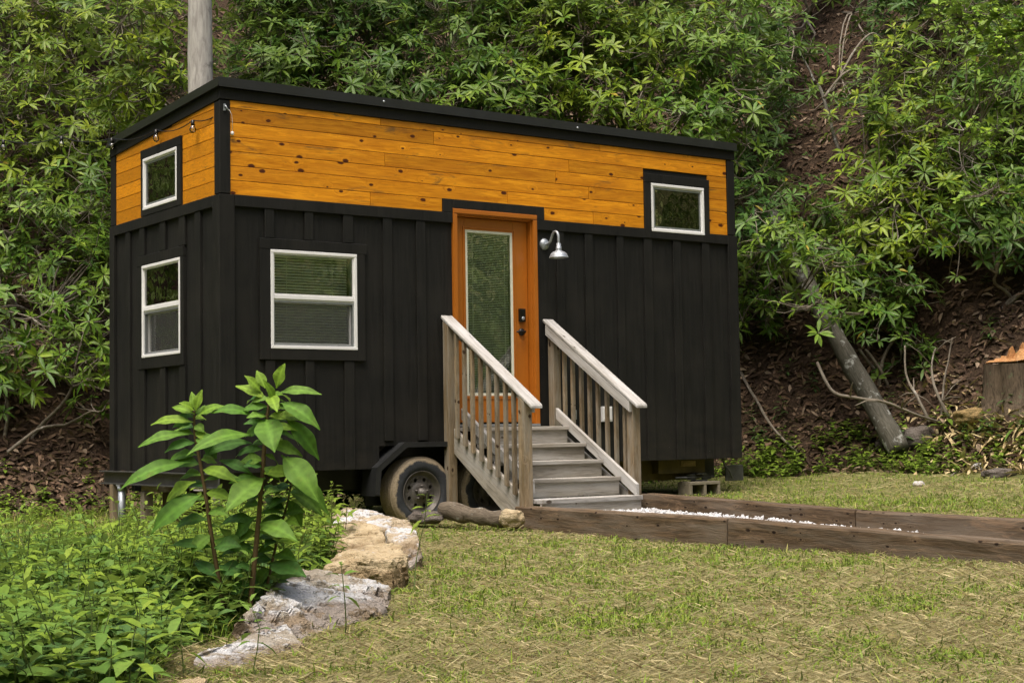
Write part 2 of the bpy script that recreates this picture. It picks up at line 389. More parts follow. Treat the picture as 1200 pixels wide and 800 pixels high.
M['wood_brown'] = wood('brown_weathered_posts', (.13, .094, .052), (.29, .222, .140), knot=(.05, .03, .017), grey=(.25, .225, .18), rough=.8, knots=.5, tint=.28, bump=.7, spec=.2, fdark=.3)
M['tie'] = wood('old_railway_timber', (.042, .029, .018), (.155, .105, .062), knot=(.02, .012, .008), grey=(.15, .12, .09), rough=.9, knots=.8, tint=.25, gscale=1.7, bump=1.0, spec=.15, stain=(.24, .16, .10))
M['rhodo'] = leaf_mat('leathery_leaf', .45, .20, .26)
M['soft'] = leaf_mat('soft_leaf', .62, .34, .25)
M['grass'] = leaf_mat('grass_blade', .55, .25, .3)
M['dry'] = leaf_mat('dry_leaf', .75, .08, .2)
M['stem'] = bark_mat('thin_branch_bark', (.10, .082, .062), (.26, .23, .185), (.38, .36, .32), .60)
M['pale_bark'] = bark_mat('pale_grey_bark', (.24, .225, .21), (.50, .48, .45), (.20, .19, .175), .57, .9)
M['log'] = bark_mat('old_log_bark', (.06, .046, .032), (.17, .14, .105), (.26, .25, .22), .60, 1.6)
M['grey_log'] = bark_mat('grey_barkless_log', (.045, .042, .032), (.125, .118, .095), (.36, .37, .35), .58, 1.3)
M['stump_bark'] = bark_mat('stump_bark', (.038, .028, .018), (.15, .112, .075), (.11, .12, .07), .58, 1.5)
M['cut'] = wood('fresh_cut_wood', (.40, .17, .055), (.60, .34, .14), knot=(.4, .16, .05), rough=.7, knots=0, tint=.15)
M['weedstem'] = plain('brown_plant_stem', (.10, .062, .025), .6, var=.3)
M['greenstem'] = plain('green_plant_stem', (.11, .15, .04), .6, var=.3)
M['concrete'] = plain('concrete_block', (.20, .175, .125), .9, var=.25, scale=18, bump=.4)
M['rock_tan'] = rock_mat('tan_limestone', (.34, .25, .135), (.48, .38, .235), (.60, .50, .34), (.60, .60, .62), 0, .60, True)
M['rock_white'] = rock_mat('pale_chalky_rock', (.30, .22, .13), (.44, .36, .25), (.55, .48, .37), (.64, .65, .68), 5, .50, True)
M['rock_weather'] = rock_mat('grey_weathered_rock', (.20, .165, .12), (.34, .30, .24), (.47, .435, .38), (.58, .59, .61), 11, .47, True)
M['rock_grey'] = rock_mat('dark_grey_stone', (.07, .06, .05), (.13, .11, .095), (.20, .18, .16), (.26, .25, .2), 3, .62)
M['rock_moss'] = rock_mat('mossy_tan_rock', (.10, .09, .03), (.36, .25, .11), (.50, .36, .18), (.07, .075, .03), 8, .55)
M['gravel'] = plain('white_gravel', (.52, .52, .53), .85, var=.3, scale=9)
M['bulb'] = glass_mat('bulb_glass', (.95, .93, .85))
M['paint_white'] = plain('white_plastic', (.7, .7, .7), .4, var=.04)

def tyre_mat():
    m, nt, b, out = new_mat('muddy_tyre_rubber'); k = NT(nt)
    tc = k.n('TexCoord').outputs['Object']; sx = k.n('SeparateXYZ'); k.set(sx.inputs[0], tc)
    r = k.math('SQRT', k.math('ADD', k.math('POWER', sx.outputs[0], 2.0), k.math('POWER', sx.outputs[2], 2.0)))
    n = k.noise(tc, 9, 6, .65); v = k.math('ADD', r, k.math('MULTIPLY', k.math('SUBTRACT', n, .5), .12))
    mud = k.step(v, .284, .300)
    fine = k.noise(tc, 60, 4, .7)
    mc = k.ramp(fine, (.3, (.20, .155, .095)), (.7, (.33, .27, .185)))
    rub = k.ramp(n, (.3, (.016, .018, .022)), (.75, (.04, .045, .052)))
    k.set(b.inputs['Base Color'], k.mix(mud, rub, mc)); b.inputs['Roughness'].default_value = .8
    k.set(b.inputs['Normal'], k.bump(fine, .4, .008)); return m
M['tyre'] = tyre_mat()
M['rim'] = plain('dusty_steel_rim', (.115, .105, .095), .5, .4, .5, .35, 14)

def ground_mat(name, hill):
    m, nt, b, out = new_mat(name); k = NT(nt); p = k.pos()
    n1 = k.noise(p, 1.1, 6, .65); n2 = k.noise(p, 30, 5, .7); n3 = k.noise(p, 7, 5, .65)
    if hill:
        co = k.ramp(n2, (.3, (.020, .013, .008)), (.5, (.05, .033, .021)), (.7, (.10, .066, .044)))
        co = k.mix(k.step(n1, .5, .7), co, k.ramp(n3, (.3, (.02, .014, .009)), (.7, (.06, .041, .028))))
    else:
        co = k.ramp(n2, (.3, (.07, .075, .022)), (.5, (.15, .15, .05)), (.72, (.27, .25, .10)))
        co = k.mix(k.step(n3, .45, .7), co, (.085, .105, .03))
        co = k.mix(k.step(n1, .62, .75), co, (.20, .15, .09))
    k.set(b.inputs['Base Color'], co); b.inputs['Roughness'].default_value = .95; b.inputs['Specular IOR Level'].default_value = .15
    k.set(b.inputs['Normal'], k.bump(k.math('ADD', n2, n3), .8, .03)); return m
M['lawn'] = ground_mat('lawn_soil_and_straw', False); M['hill'] = ground_mat('leaf_litter_soil', True)
# ------------------------------------------------------------------ ground: lawn and hillside sheets meeting along the foot of the bank
def axis(lo, hi, dense0, dense1, step, grow=1.25):
    a = list(np.arange(dense0, dense1+1e-6, step)); st = step; x = a[-1]
    while x < hi: st *= grow; x += st; a.append(x)
    st = step; x = a[0]; pre = []
    while x > lo: st *= grow; x -= st; pre.append(x)
    return np.array(pre[::-1]+a)
def sheet(name, T, mat):
    S = axis(-80, 80, -9, 11, .16); s, t = np.meshgrid(S, T); d = t+foot(s)
    x, y = from_sd(s, d); z = ground(x, y)
    V = np.stack([x, y, z], -1).reshape(-1, 3); ny, nx = s.shape
    i = (np.arange(ny-1)[:, None]*nx+np.arange(nx-1)[None]).ravel()
    Q = np.stack([i, i+1, i+nx+1, i+nx], 1)
    return tag(link(name, np_mesh(name, V, Q), mat), kind='structure')
sheet('lawn', axis(-75, 0, -15, 0, .16)[:-0 or None][axis(-75, 0, -15, 0, .16) <= 1e-6], M['lawn'])
tt = axis(0, 45, 0, 11, .16); sheet('hillside', tt[tt >= -1e-6], M['hill'])

# ------------------------------------------------------------------ the tiny house (its near corner is the world origin, long side along +X, end wall along +Y)
L, W = 6.067, 2.5
ZB, ZL, ZF = .548, 2.963, 3.793        # bottom of siding, bottom of planks, underside of the front eave board
def ztop(y): return ZF - .047*max(0, y)  # the roof falls towards the back
house = empty('tiny_house', (0, 0, 0), 'black tiny house on wheels with an orange plank band under its flat roof', 'tiny house')

def place(pl, a, o, b): return (a, -o, b) if pl == 'F' else (-o, a, b)
def pbox(m, pl, a0, a1, o0, o1, b0, b1):
    if pl == 'F': m.box(a0, a1, -o1, -o0, b0, b1)
    else: m.box(-o1, -o0, a0, a1, b0, b1)
def wall(m, pl, a0, a1, b0, b1, holes, th=.10):
    A = sorted({a0, a1, *[h[0] for h in holes], *[h[1] for h in holes]}); B = sorted({b0, b1, *[h[2] for h in holes], *[h[3] for h in holes]})
    A = [a for a in A if a0 <= a <= a1]; B = [b for b in B if b0 <= b <= b1]
    vs = {}; V = []; F = []
    def v(a, o, b):
        key = (round(a, 5), o, round(b, 5))
        if key not in vs: vs[key] = len(V); V.append(place(pl, a, o, b))
        return vs[key]
    solid = lambda i, j: 0 <= i < len(A)-1 and 0 <= j < len(B)-1 and not any(h[0] <= (A[i]+A[i+1])/2 <= h[1] and h[2] <= (B[j]+B[j+1])/2 <= h[3] for h in holes)
    for i in range(len(A)-1):
        for j in range(len(B)-1):
            if not solid(i, j): continue
            c = [(A[i], B[j]), (A[i+1], B[j]), (A[i+1], B[j+1]), (A[i], B[j+1])]
            F.append([v(a, 0.0, b) for a, b in c]); F.append([v(a, -th, b) for a, b in c[::-1]])
            for (di, dj), (p, q) in zip(((0, -1), (1, 0), (0, 1), (-1, 0)), ((0, 1), (1, 2), (2, 3), (3, 0))):
                if not solid(i+di, j+dj): F.append([v(*[c[p][0], 0.0, c[p][1]]), v(c[p][0], -th, c[p][1]), v(c[q][0], -th, c[q][1]), v(c[q][0], 0.0, c[q][1])])
    m.add(V, F)
FW = (.452, 1.328, 1.626, 2.505); RW = (4.877, 5.626, 2.937, 3.451); LW = (.805, 1.694, 1.616, 2.495); UW = (.871, 1.663, 3.020, 3.516)
DR = (2.400, 3.366, .944, 2.985); WELL = (1.56, 3.20, .40, .755)
m = MB(); wall(m, 'F', 0, L, ZB, ZF+.08, [FW, RW, DR, WELL]); m.obj('front_wall', M['siding'], house)
m = MB(); wall(m, 'S', .101, W-.101, ZB, ztop(W)+.02, [LW, UW]); m.obj('end_wall', M['siding'], house)
m = MB(); m.box(0.001, L-.001, W-.1, W, ZB, ztop(W)+.02); m.obj('back_wall', M['siding'], house)
m = MB(); m.box(L-.1, L, .101, W-.101, ZB, ztop(W)+.02); m.obj('far_end_wall', M['siding'], house)
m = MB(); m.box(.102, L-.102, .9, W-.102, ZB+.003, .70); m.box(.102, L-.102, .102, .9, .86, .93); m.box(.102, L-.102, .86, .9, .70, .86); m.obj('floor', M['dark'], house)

FB = [(.404, .496), (.798, .887), (1.194, 1.296), (1.614, 1.71), (1.977, 2.077), (3.63, 3.72), (3.993, 4.089), (4.408, 4.499), (4.776, 4.886), (5.179, 5.285), (5.593, 5.697)]
SB = [(2.014, 2.123), (1.655, 1.776), (1.165, 1.29), (.722, .85), (.39, .503)]
FRZ = 2.862
m = MB()                                                        # battens, stopping at window trim and the wheel arch
for a0, a1 in FB:
    lo, hi = ZB, FRZ-.001
    if a0 < 1.43 and a1 > .34:
        m.box(a0, a1, -.025, .001, 2.606, hi); m.box(a0, a1, -.025, .001, lo, 1.527)
    else:
        if 1.5 < a0 < 3.2: lo = .80
        m.box(a0, a1, -.025, .001, lo, hi)
m.obj('batten_siding', M['siding'], house, .003); m = MB()
for a0, a1 in SB:
    if a0 < 1.77 and a1 > .69 and a0 > .6 and a1 < 1.79:
        m.box(-.025, .001, a0, a1, 2.596, FRZ-.001); m.box(-.025, .001, a0, a1, ZB, 1.508)
    else: m.box(-.025, .001, a0, a1, ZB, FRZ-.001)
m.obj('batten_siding', M['siding'], house, .003)
m = MB()                                                        # frieze board under the planks and corner boards
m.box(.115, 2.382, -.032, .001, FRZ, ZL); m.box(3.385, L-.1, -.032, .001, FRZ, ZL)
m.box(-.032, .001, .115, W-.1, FRZ, ZL)
m.obj('frieze_board', M['siding'], house, .004)
m = MB()
m.box(-.034, .112, -.034, .001, ZB-.002, ZL-.004); m.box(-.0335, .001, .0015, .112, ZB-.002, ZL-.004)
m.box(-.022, .079, -.022, .001, ZL+.006, ZF-.01); m.box(-.0215, .001, .0015, .095, ZL+.006, ZF-.015)
m.obj('corner_trim', M['siding'], house, .004); m = MB()
m.box(L-.1, L+.034, -.034, .001, ZB-.002, ZL-.004); m.box(L-.084, L+.022, -.022, .001, ZL+.006, ZF-.01)
m.obj('corner_trim', M['siding'], house, .004); m = MB()
m.box(-.0335, .001, W-.098, W+.02, ZB-.002, ZL-.004); m.box(-.021, .001, W-.108, W+.018, ZL+.006, ztop(W)-.02)
m.obj('corner_trim', M['siding'], house, .004)

# plank band: every board its own tint, grain and knots
m = MB(); row = .127
holes = [(4.785, 5.71), ]
def planks(pl, a0, a1, gaps, tops):
    z = ZL+.002; i = 0
    while z < ZF-.005:
        z1 = z+row-.0045
        a = a0; cuts = sorted(a0+(a1-a0)*c for c in ([random.uniform(.28, .72)] if i % 3 else [random.uniform(.2, .35), random.uniform(.6, .8)]))
        for e in cuts+[a1]:
            segs = [(a, e-.0045)]
            for g0, g1, gz0, gz1 in gaps:
                if z1 > gz0+.01 and z < gz1-.01:
                    new = []
                    for p, q in segs:
                        if q <= g0 or p >= g1: new.append((p, q)); continue
                        if p < g0: new.append((p, g0))
                        if q > g1: new.append((g1, q))
                    segs = new
            for p, q in segs:
                if q-p < .03: continue
                o = .012+random.uniform(-.001, .001)
                if pl == 'F': m.box(p, q, -o, .001, z, min(z1, ZF-.002))
                else:
                    t0, t1 = ztop(p)-.006, ztop(q)-.006
                    if min(t0, t1) < z+.01: 
                        if t0 < z+.01: continue
                        q2 = min(q, (ZF-.006-z-.012)/.047); 
                        if q2-p < .05: continue
                        q = q2; t1 = ztop(q)-.006
                    n0 = len(m.v); m.box(-o, .001, p, q, z, 9)
                    for k in range(n0, len(m.v)):
                        v = m.v[k]
                        if v[2] > z+1e-6: m.v[k] = (v[0], v[1], min(z1, t0 if abs(v[1]-p) < 1e-6 else t1))
            a = e
        z += row; i += 1
planks('F', .081, L-.086, [(4.79, 5.70, ZL-.1, 3.545), (2.275, 3.477, ZL-.1, 3.094)], None)
planks('S', .097, W-.11, [(.785, 1.712, ZL-.1, 3.60)], None)
m.obj('plank_band', M['cedar'], house, .0025)

# trim boards round the openings
m = MB()
def trim(pl, w, l, r, t, bt, o=.034, header=None):
    a0, a1, b0, b1 = w
    pbox(m, pl, a0-l, a0, -.001, o, b0-bt, b1); pbox(m, pl, a1, a1+r, -.001, o, b0-bt, b1)
    pbox(m, pl, a0, a1, -.001, o, b0-bt, b0-.001); pbox(m, pl, a0-l-.002, a1+r+(header or .002), -.001, o+.002, b1, b1+t)
for q in (('F', FW, .10, .085, .095, .096, .034, .02), ('S', LW, .07, .11, .095, .105), ('F', RW, .086, .075, .094, .072, .035), ('S', UW, .085, .05, .085, .055, .035)):
    trim(*q); m.obj('window_trim', M['siding'], house, .004); m = MB()
m.box(2.275, 2.3855, -.031, .001, ZL+.001, 3.092); m.box(3.382, 3.477, -.031, .001, ZL+.001, 3.092); m.box(2.386, 3.3815, -.031, .001, 3.006, 3.092)
m.obj('door_header', M['siding'], house, .004)

def window(pl, w, name='window', hung=True, blind=True, flipside=False):
    a0, a1, b0, b1 = w; a0 += .002; a1 -= .002; b0 += .002; b1 -= .002
    f = MB(); t = .029
    def ring(m, a0, a1, b0, b1, t, o0, o1):
        pbox(m, pl, a0, a1, o0, o1, b0, b0+t); pbox(m, pl, a0, a1, o0, o1, b1-t, b1)
        pbox(m, pl, a0, a0+t, o0, o1-.0015, b0+t, b1-t); pbox(m, pl, a1-t, a1, o0, o1-.0015, b0+t, b1-t)
    ring(f, a0, a1, b0, b1, t, -.075, .038)
    fr = f.obj(name, M['vinyl'], house, .004)
    ia0, ia1, ib0, ib1 = a0+t+.001, a1-t-.001, b0+t+.001, b1-t-.001
    if hung:
        mid = b0+.525*(b1-b0)
        s = MB(); pbox(s, pl, ia0, ia1, -.03, .030, mid-.018, mid+.018); pbox(s, pl, ia0, ia1, -.034, .020, mid-.032, mid-.019); s.obj('meeting_rail', M['vinyl'], fr, .003)
        s = MB(); ring(s, ia0, ia1, mid+.019, ib1, .010, -.02, .027); s.obj('upper_sash', M['vinyl'], fr)
        s = MB(); ring(s, ia0, ia1, ib0, mid-.033, .024, -.05, -.012); s.obj('lower_sash', M['vinyl'], fr)
        s = MB(); ring(s, ia0+.001, ia1-.001, ib0+.001, mid-.034, .013, -.008, .022); s.obj('screen_frame', M['grey_alu'], fr)
        s = MB(); pbox(s, pl, ia0+.014, ia1-.014, .0105, .0125, ib0+.014, mid-.047); s.obj('insect_screen', M['screen'], fr)
        s = MB(); pbox(s, pl, ia0+.010, ia1-.010, .012, .016, mid+.029, ib1-.010); s.obj('pane', M['glass'], fr)
        s = MB(); pbox(s, pl, ia0+.024, ia1-.024, -.032, -.028, ib0+.024, mid-.057); s.obj('pane', M['glass'], fr)
        s = MB(); z = ib0+.03; i = 0
        e0, e1 = ia0+.012, ia1-.012
        if pl == 'S': e1 = ia1-.09
        else: e1 = ia1-.03
        while z < ib1-.03:
            j = random.uniform(-.0015, .0015)
            pts = [(-.066, z+.008), (-.050, z-.006+j), (-.050, z-.0075+j), (-.066, z+.0065)]
            if pl == 'F': s.prism([(-p[0], p[1]) for p in pts], 0, e0, e1)
            else: s.prism([(-p[0], p[1]) for p in pts], 1, e0, e1)
            z += .0255
        pbox(s, pl, e0, e1, -.072, -.045, ib1-.028, ib1)
        for c in (.2, .8): pbox(s, pl, e0+(e1-e0)*c-.0015, e0+(e1-e0)*c+.0015, -.0485, -.0465, ib0+.02, ib1-.028)
        s.obj('blind', M['blind'], fr)
    else:
        s = MB(); ring(s, ia0, ia1, ib0, ib1, .010, -.02, .026); s.obj('sash', M['vinyl'], fr, .002)
        s = MB(); ring(s, ia0+.013, ia1-.013, ib0+.013, ib1-.013, .016, -.035, .021); s.obj('screen_frame', M['grey_alu'], fr)
        s = MB(); pbox(s, pl, ia0+.029, ia1-.029, .010, .014, ib0+.029, ib1-.029); s.obj('pane', M['glass'], fr)
        if pl == 'S': return fr
        s = MB(); n = 14; e0, e1 = (ia1-.24, ia1-.02) if pl == 'F' else (ia0+.02, ia0+.30)
        pts = []
        for i in range(n+1): pts.append((e0+(e1-e0)*i/n, .17+.018*math.sin(i*1.9)))
        poly = pts+[(x, y+.004) for x, y in pts[::-1]]
        if pl == 'F': s.prism(poly, 2, ib0-.05, ib1+.03)
        else: s.prism([(y, x) for x, y in poly], 2, ib0-.05, ib1+.03)
        s.obj('curtain', M['curtain'], fr)
    return fr
window('F', FW); window('S', LW); window('F', RW, hung=False); window('S', UW, hung=False)

# roof: sloping slab, metal edge and the black board beneath it
def slope_box(m, x0, x1, y0, y1, h0, h1):
    vs = [(x, y, ZF+h-.052*y) for h in (h0, h1) for y in (y0, y1) for x in (x0, x1)]
    m.add(vs, [(0, 2, 3, 1), (4, 5, 7, 6), (0, 1, 5, 4), (2, 6, 7, 3), (0, 4, 6, 2), (1, 3, 7, 5)], [(v[0], v[1], v[2]) for v in vs])
m = MB(); slope_box(m, -.03, L+.03, -.045, W+.03, .105, .172); m.obj('roof', M['roof_metal'], house)
m = MB()
slope_box(m, -.046, L+.046, -.05, -.0455, .098, .182); slope_box(m, -.046, -.031, -.045, W+.04, .098, .182); slope_box(m, L+.031, L+.046, -.045, W+.04, .098, .182)
slope_box(m, -.060, L+.060, -.066, -.0505, .096, .103); slope_box(m, -.062, -.0465, -.066, W+.04, .096, .103)
slope_box(m, -.044, L+.044, -.046, -.03, .1825, .186)
m.obj('drip_edge', M['roof_metal'], house)
m = MB(); slope_box(m, -.026, L+.026, -.03, .001, 0, .0975); slope_box(m, -.028, .001, .0015, W+.02, -.004, .0965); m.obj('fascia', M['siding'], house, .003)
for x, y, z in ((1.62, -.053, ZF+.150), (3.9, -.053, ZF+.135)): m = MB(); m.lathe([(0, -.006), (.010, -.005), (.012, 0)], (x, y, z), 1, 10); m.obj('rivet', M['galv'], house)

# door
dr = empty('door', (2.885, -.0, .944), None, None); dr.parent = house
m = MB()
m.box(2.385, 2.434, -.036, -.001, .925, 2.955); m.box(3.332, 3.382, -.036, -.001, .925, 2.955); m.box(2.385, 3.382, -.036, -.001, 2.956, 3.004)
m.box(2.392, 2.427, -.041, -.0365, .93, 2.95); m.box(3.339, 3.375, -.041, -.0365, .93, 2.95); m.box(2.392, 3.375, -.041, -.0365, 2.961, 2.998)
m.box(2.403, 2.444, 0, .098, .946, 2.94); m.box(3.322, 3.363, 0, .098, .946, 2.94); m.box(2.403, 3.363, 0, .098, 2.9405, 2.982)
m.obj('door_casing', M['door'], dr, .003)
m = MB(); a0, a1, b0, b1 = 2.450, 3.316, .962, 2.934; l0, l1, m0, m1 = 2.57, 3.145, 1.21, 2.83
m.box(a0, l0, .055, .098, b0, b1); m.box(l1, a1, .055, .098, b0, b1); m.box(l0+.0005, l1-.0005, .055, .098, b0, m0); m.box(l0+.0005, l1-.0005, .055, .098, m1, b1)
slab = m.obj('door_slab', M['door'], dr, .002)
m = MB()
for q in (0, .016):
    o = .046 if q == 0 else .050
    m.box(l0-.022+q, l1+.022-q, o, .0555, m0-.022+q, m0-.008+q); m.box(l0-.022+q, l1+.022-q, o, .0555, m1+.008-q, m1+.022-q)
    m.box(l0-.022+q, l0-.008+q, o, .0555, m0-.008+q, m1+.008-q); m.box(l1+.008-q, l1+.022-q, o, .0555, m0-.008+q, m1+.008-q)
m.obj('lite_moulding', M['door'], dr, .002)
m = MB(); c = .034
m.box(l0+.001, l1-.001, .053, .085, m0+.001, m0+c); m.box(l0+.001, l1-.001, .053, .085, m1-c, m1-.001); m.box(l0+.001, l0+c, .053, .085, m0+c, m1-c); m.box(l1-c, l1-.001, .053, .085, m0+c, m1-c)
m.obj('lite_frame', M['cream'], dr, .003)
m = MB(); m.box(l0+c, l1-c, .060, .0635, m0+c, m1-c); m.obj('pane', M['glass'], dr)
m = MB(); z = m0+.045
while z < m1-.04:
    m.prism([(.072, z-.003), (.082, z+.006), (.083, z+.005), (.073, z-.004)], 0, l0+c+.012, l1-c-.012); z += .0165
for q in (.17, .83): m.box(l0+(l1-l0)*q-.004, l0+(l1-l0)*q+.004, .0675, .069, m0+.04, m1-.04)
m.obj('blind', M['blind'], dr)
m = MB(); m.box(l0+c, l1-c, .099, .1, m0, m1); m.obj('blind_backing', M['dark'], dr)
m = MB(); m.box(3.199, 3.266, .022, .0545, 1.945, 2.075); m.box(3.210, 3.255, .017, .0219, 2.012, 2.062); kp = m.obj('keypad_lock', M['oil_black'], dr, .006)
m = MB(); m.lathe([(0, .012), (.015, .012), (.018, .016), (.018, .0219)], (3.2325, 0, 1.978), 1, 16); m.obj('lock_cylinder', M['galv'], kp)
m = MB(); m.lathe([(0, .030), (.022, .030), (.034, .036), (.037, .0545)], (3.232, 0, 1.846), 1, 20); m.lathe([(0, -.012), (.012, -.012), (.012, .030)], (3.232, 0, 1.846), 1, 12); m.tube([(3.240, -.006, 1.846), (3.20, -.009, 1.847), (3.15, -.006, 1.844), (3.135, -.001, 1.843)], [.011, .010, .009, .007], 8); m.obj('door_handle', M['oil_black'], dr)
m = MB(); m.box(2.40, 3.37, -.055, .098, .922, .9435); m.obj('threshold', M['grey_alu'], dr, .003)

# gooseneck barn lamp
X0, Z0 = 3.492, 2.725
m = MB(); m.lathe([(0, -.034), (.020, -.034), (.034, -.028), (.050, -.018), (.056, -.008), (.058, -.001)], (X0, 0, Z0), 1, 24); lamp = m.obj('wall_lamp', M['galv'], house)
pts = lerp_pts([(X0, -.02, Z0), (X0, -.055, Z0-.004), (X0, -.095, Z0+.010), (X0, -.122, Z0+.050), (X0, -.145, Z0+.088), (X0, -.178, Z0+.106), (X0, -.212, Z0+.096), (X0, -.232, Z0+.062), (X0, -.2355, Z0+.02), (X0, -.236, Z0-.02)], 36)
m = MB(); m.tube(pts, .0125, 10); m.obj('gooseneck_arm', M['galv'], lamp)
zs = Z0-.015
m = MB(); m.lathe([(0, 0), (.021, 0), (.023, -.004), (.023, -.030), (.028, -.034), (.028, -.052), (.030, -.055), (.030, -.063), (.026, -.068)], (X0, -.236, zs), 2, 24); m.obj('lamp_socket', M['galv'], lamp)
m = MB(); m.lathe([(.026, -.066), (.033, -.076), (.060, -.088), (.080, -.104), (.091, -.128), (.094, -.139), (.099, -.143), (.095, -.145), (.089, -.130), (.077, -.107), (.057, -.092), (.026, -.078)], (X0, -.236, zs), 2, 36); m.obj('lamp_shade', M['galv'], lamp)
m = MB(); m.lathe([(0, -.055), (.014, -.07), (.024, -.09), (.024, -.108), (.014, -.122), (0, -.126)], (X0, -.236, zs), 2, 16); m.obj('bulb', M['paint_white'], lamp)

# outlet boxes low on the wall behind the right-hand railing
m = MB(); m.box(4.155, 4.28, -.055, -.001, .955, 1.108); m.box(4.17, 4.265, -.061, -.0555, .97, 1.093); m.obj('outlet_cover', M['paint_white'], house, .004)
m = MB(); m.box(3.79, 3.835, -.04, -.001, .98, 1.075); m.obj('outlet_cover', M['grey_alu'], house, .004)
# hook with a dangling pull at the top of the near corner
m = MB(); m.box(.012, .030, -.034, -.0225, 3.69, 3.75); m.tube([(.021, -.034, 3.735), (.021, -.052, 3.728), (.034, -.058, 3.70), (.050, -.054, 3.69)], .006, 6); hk = m.obj('hook', M['galv'], house)
m = MB(); m.tube([(.050, -.054, 3.70), (.078, -.05, 3.66), (.092, -.035, 3.60), (.094, -.03, 3.52)], .0022, 5); m.lathe([(0, .018), (.012, .010), (.015, -.004), (.011, -.018), (0, -.022)], (.094, -.03, 3.50), 2, 12); m.obj('dangling_pull', M['paint_white'], hk)

# trailer underneath
m = MB(); poly = [(1.455, .31), (1.478, .56), (1.775, .785), (2.985, .785), (3.26, .56), (3.285, .31), (3.262, .31), (3.238, .548), (2.975, .764), (1.787, .764), (1.500, .548), (1.477, .31)]
me = MB(); n = len(poly)//2
q = poly
for i in range(5):
    a, b_, c_, d_ = q[i], q[i+1], q[10-i], q[11-i]
    m.prism([a, b_, c_, d_], 1, -.095, .16)
for i in range(5):
    a, b_ = q[i], q[i+1]; c_, d_ = q[10-i], q[11-i]
    dx = lambda p, k: (p[0]+(2.37-p[0])*.0, p[1]-k)
    m.prism([a, b_, (b_[0]+(c_[0]-b_[0])*2.2, b_[1]+(c_[1]-b_[1])*2.2), (a[0]+(d_[0]-a[0])*2.2, a[1]+(d_[1]-a[1])*2.2)], 1, -.1005, -.0955)
m.box(1.455, 1.52, -.09, .16, .30, .309); m.obj('fender', M['black_metal'], house)
m = MB(); m.box(1.55, 3.21, .24, .25, .2, .79); m.box(1.50, 3.24, .10, .239, .790, .80); m.obj('wheel_well', M['black_metal'], house)
m = MB(); m.box(.02, L-.02, .36, .44, .35, .545); m.box(.02, L-.02, W-.5, W-.42, .35, .545)
for x in (.9, 1.7, 3.2, 4.4, 5.6): m.box(x, x+.06, .441, W-.501, .40, .54)
for x in (1.983, 2.76): m.tube([(x, .12, .31), (x, 2.3, .31)], .035, 10)
m.obj('trailer_frame', M['black_metal'], house)
m = MB(); m.box(3.35, 5.74, .255, .30, .33, .546); m.box(5.06, 5.72, .15, .2545, .40, .5465); m.obj('skirt_board', M['olive_beam'], house, .004)
m = MB(); m.box(5.37, 5.58, .143, .1495, .47, .53); m.obj('label_plate', M['rock_tan'], house)
m = MB(); m.box(5.98, 6.24, .10, .12, .30, .47); m.tube([(5.90, .09, .56), (5.93, .06, .47), (6.0, .06, .40), (6.05, .08, .33)], .012, 6); m.obj('stabiliser_bracket', M['beam'], house, .004)
m = MB()                                                        # channel beam along the near end
m.box(-.10, -.031, -.02, W+.13, .536, .546); m.box(-.10, -.031, -.02, W+.13, .418, .428); m.box(-.045, -.036, -.019, W+.129, .4285, .5355); m.obj('end_channel_beam', M['beam'], house)

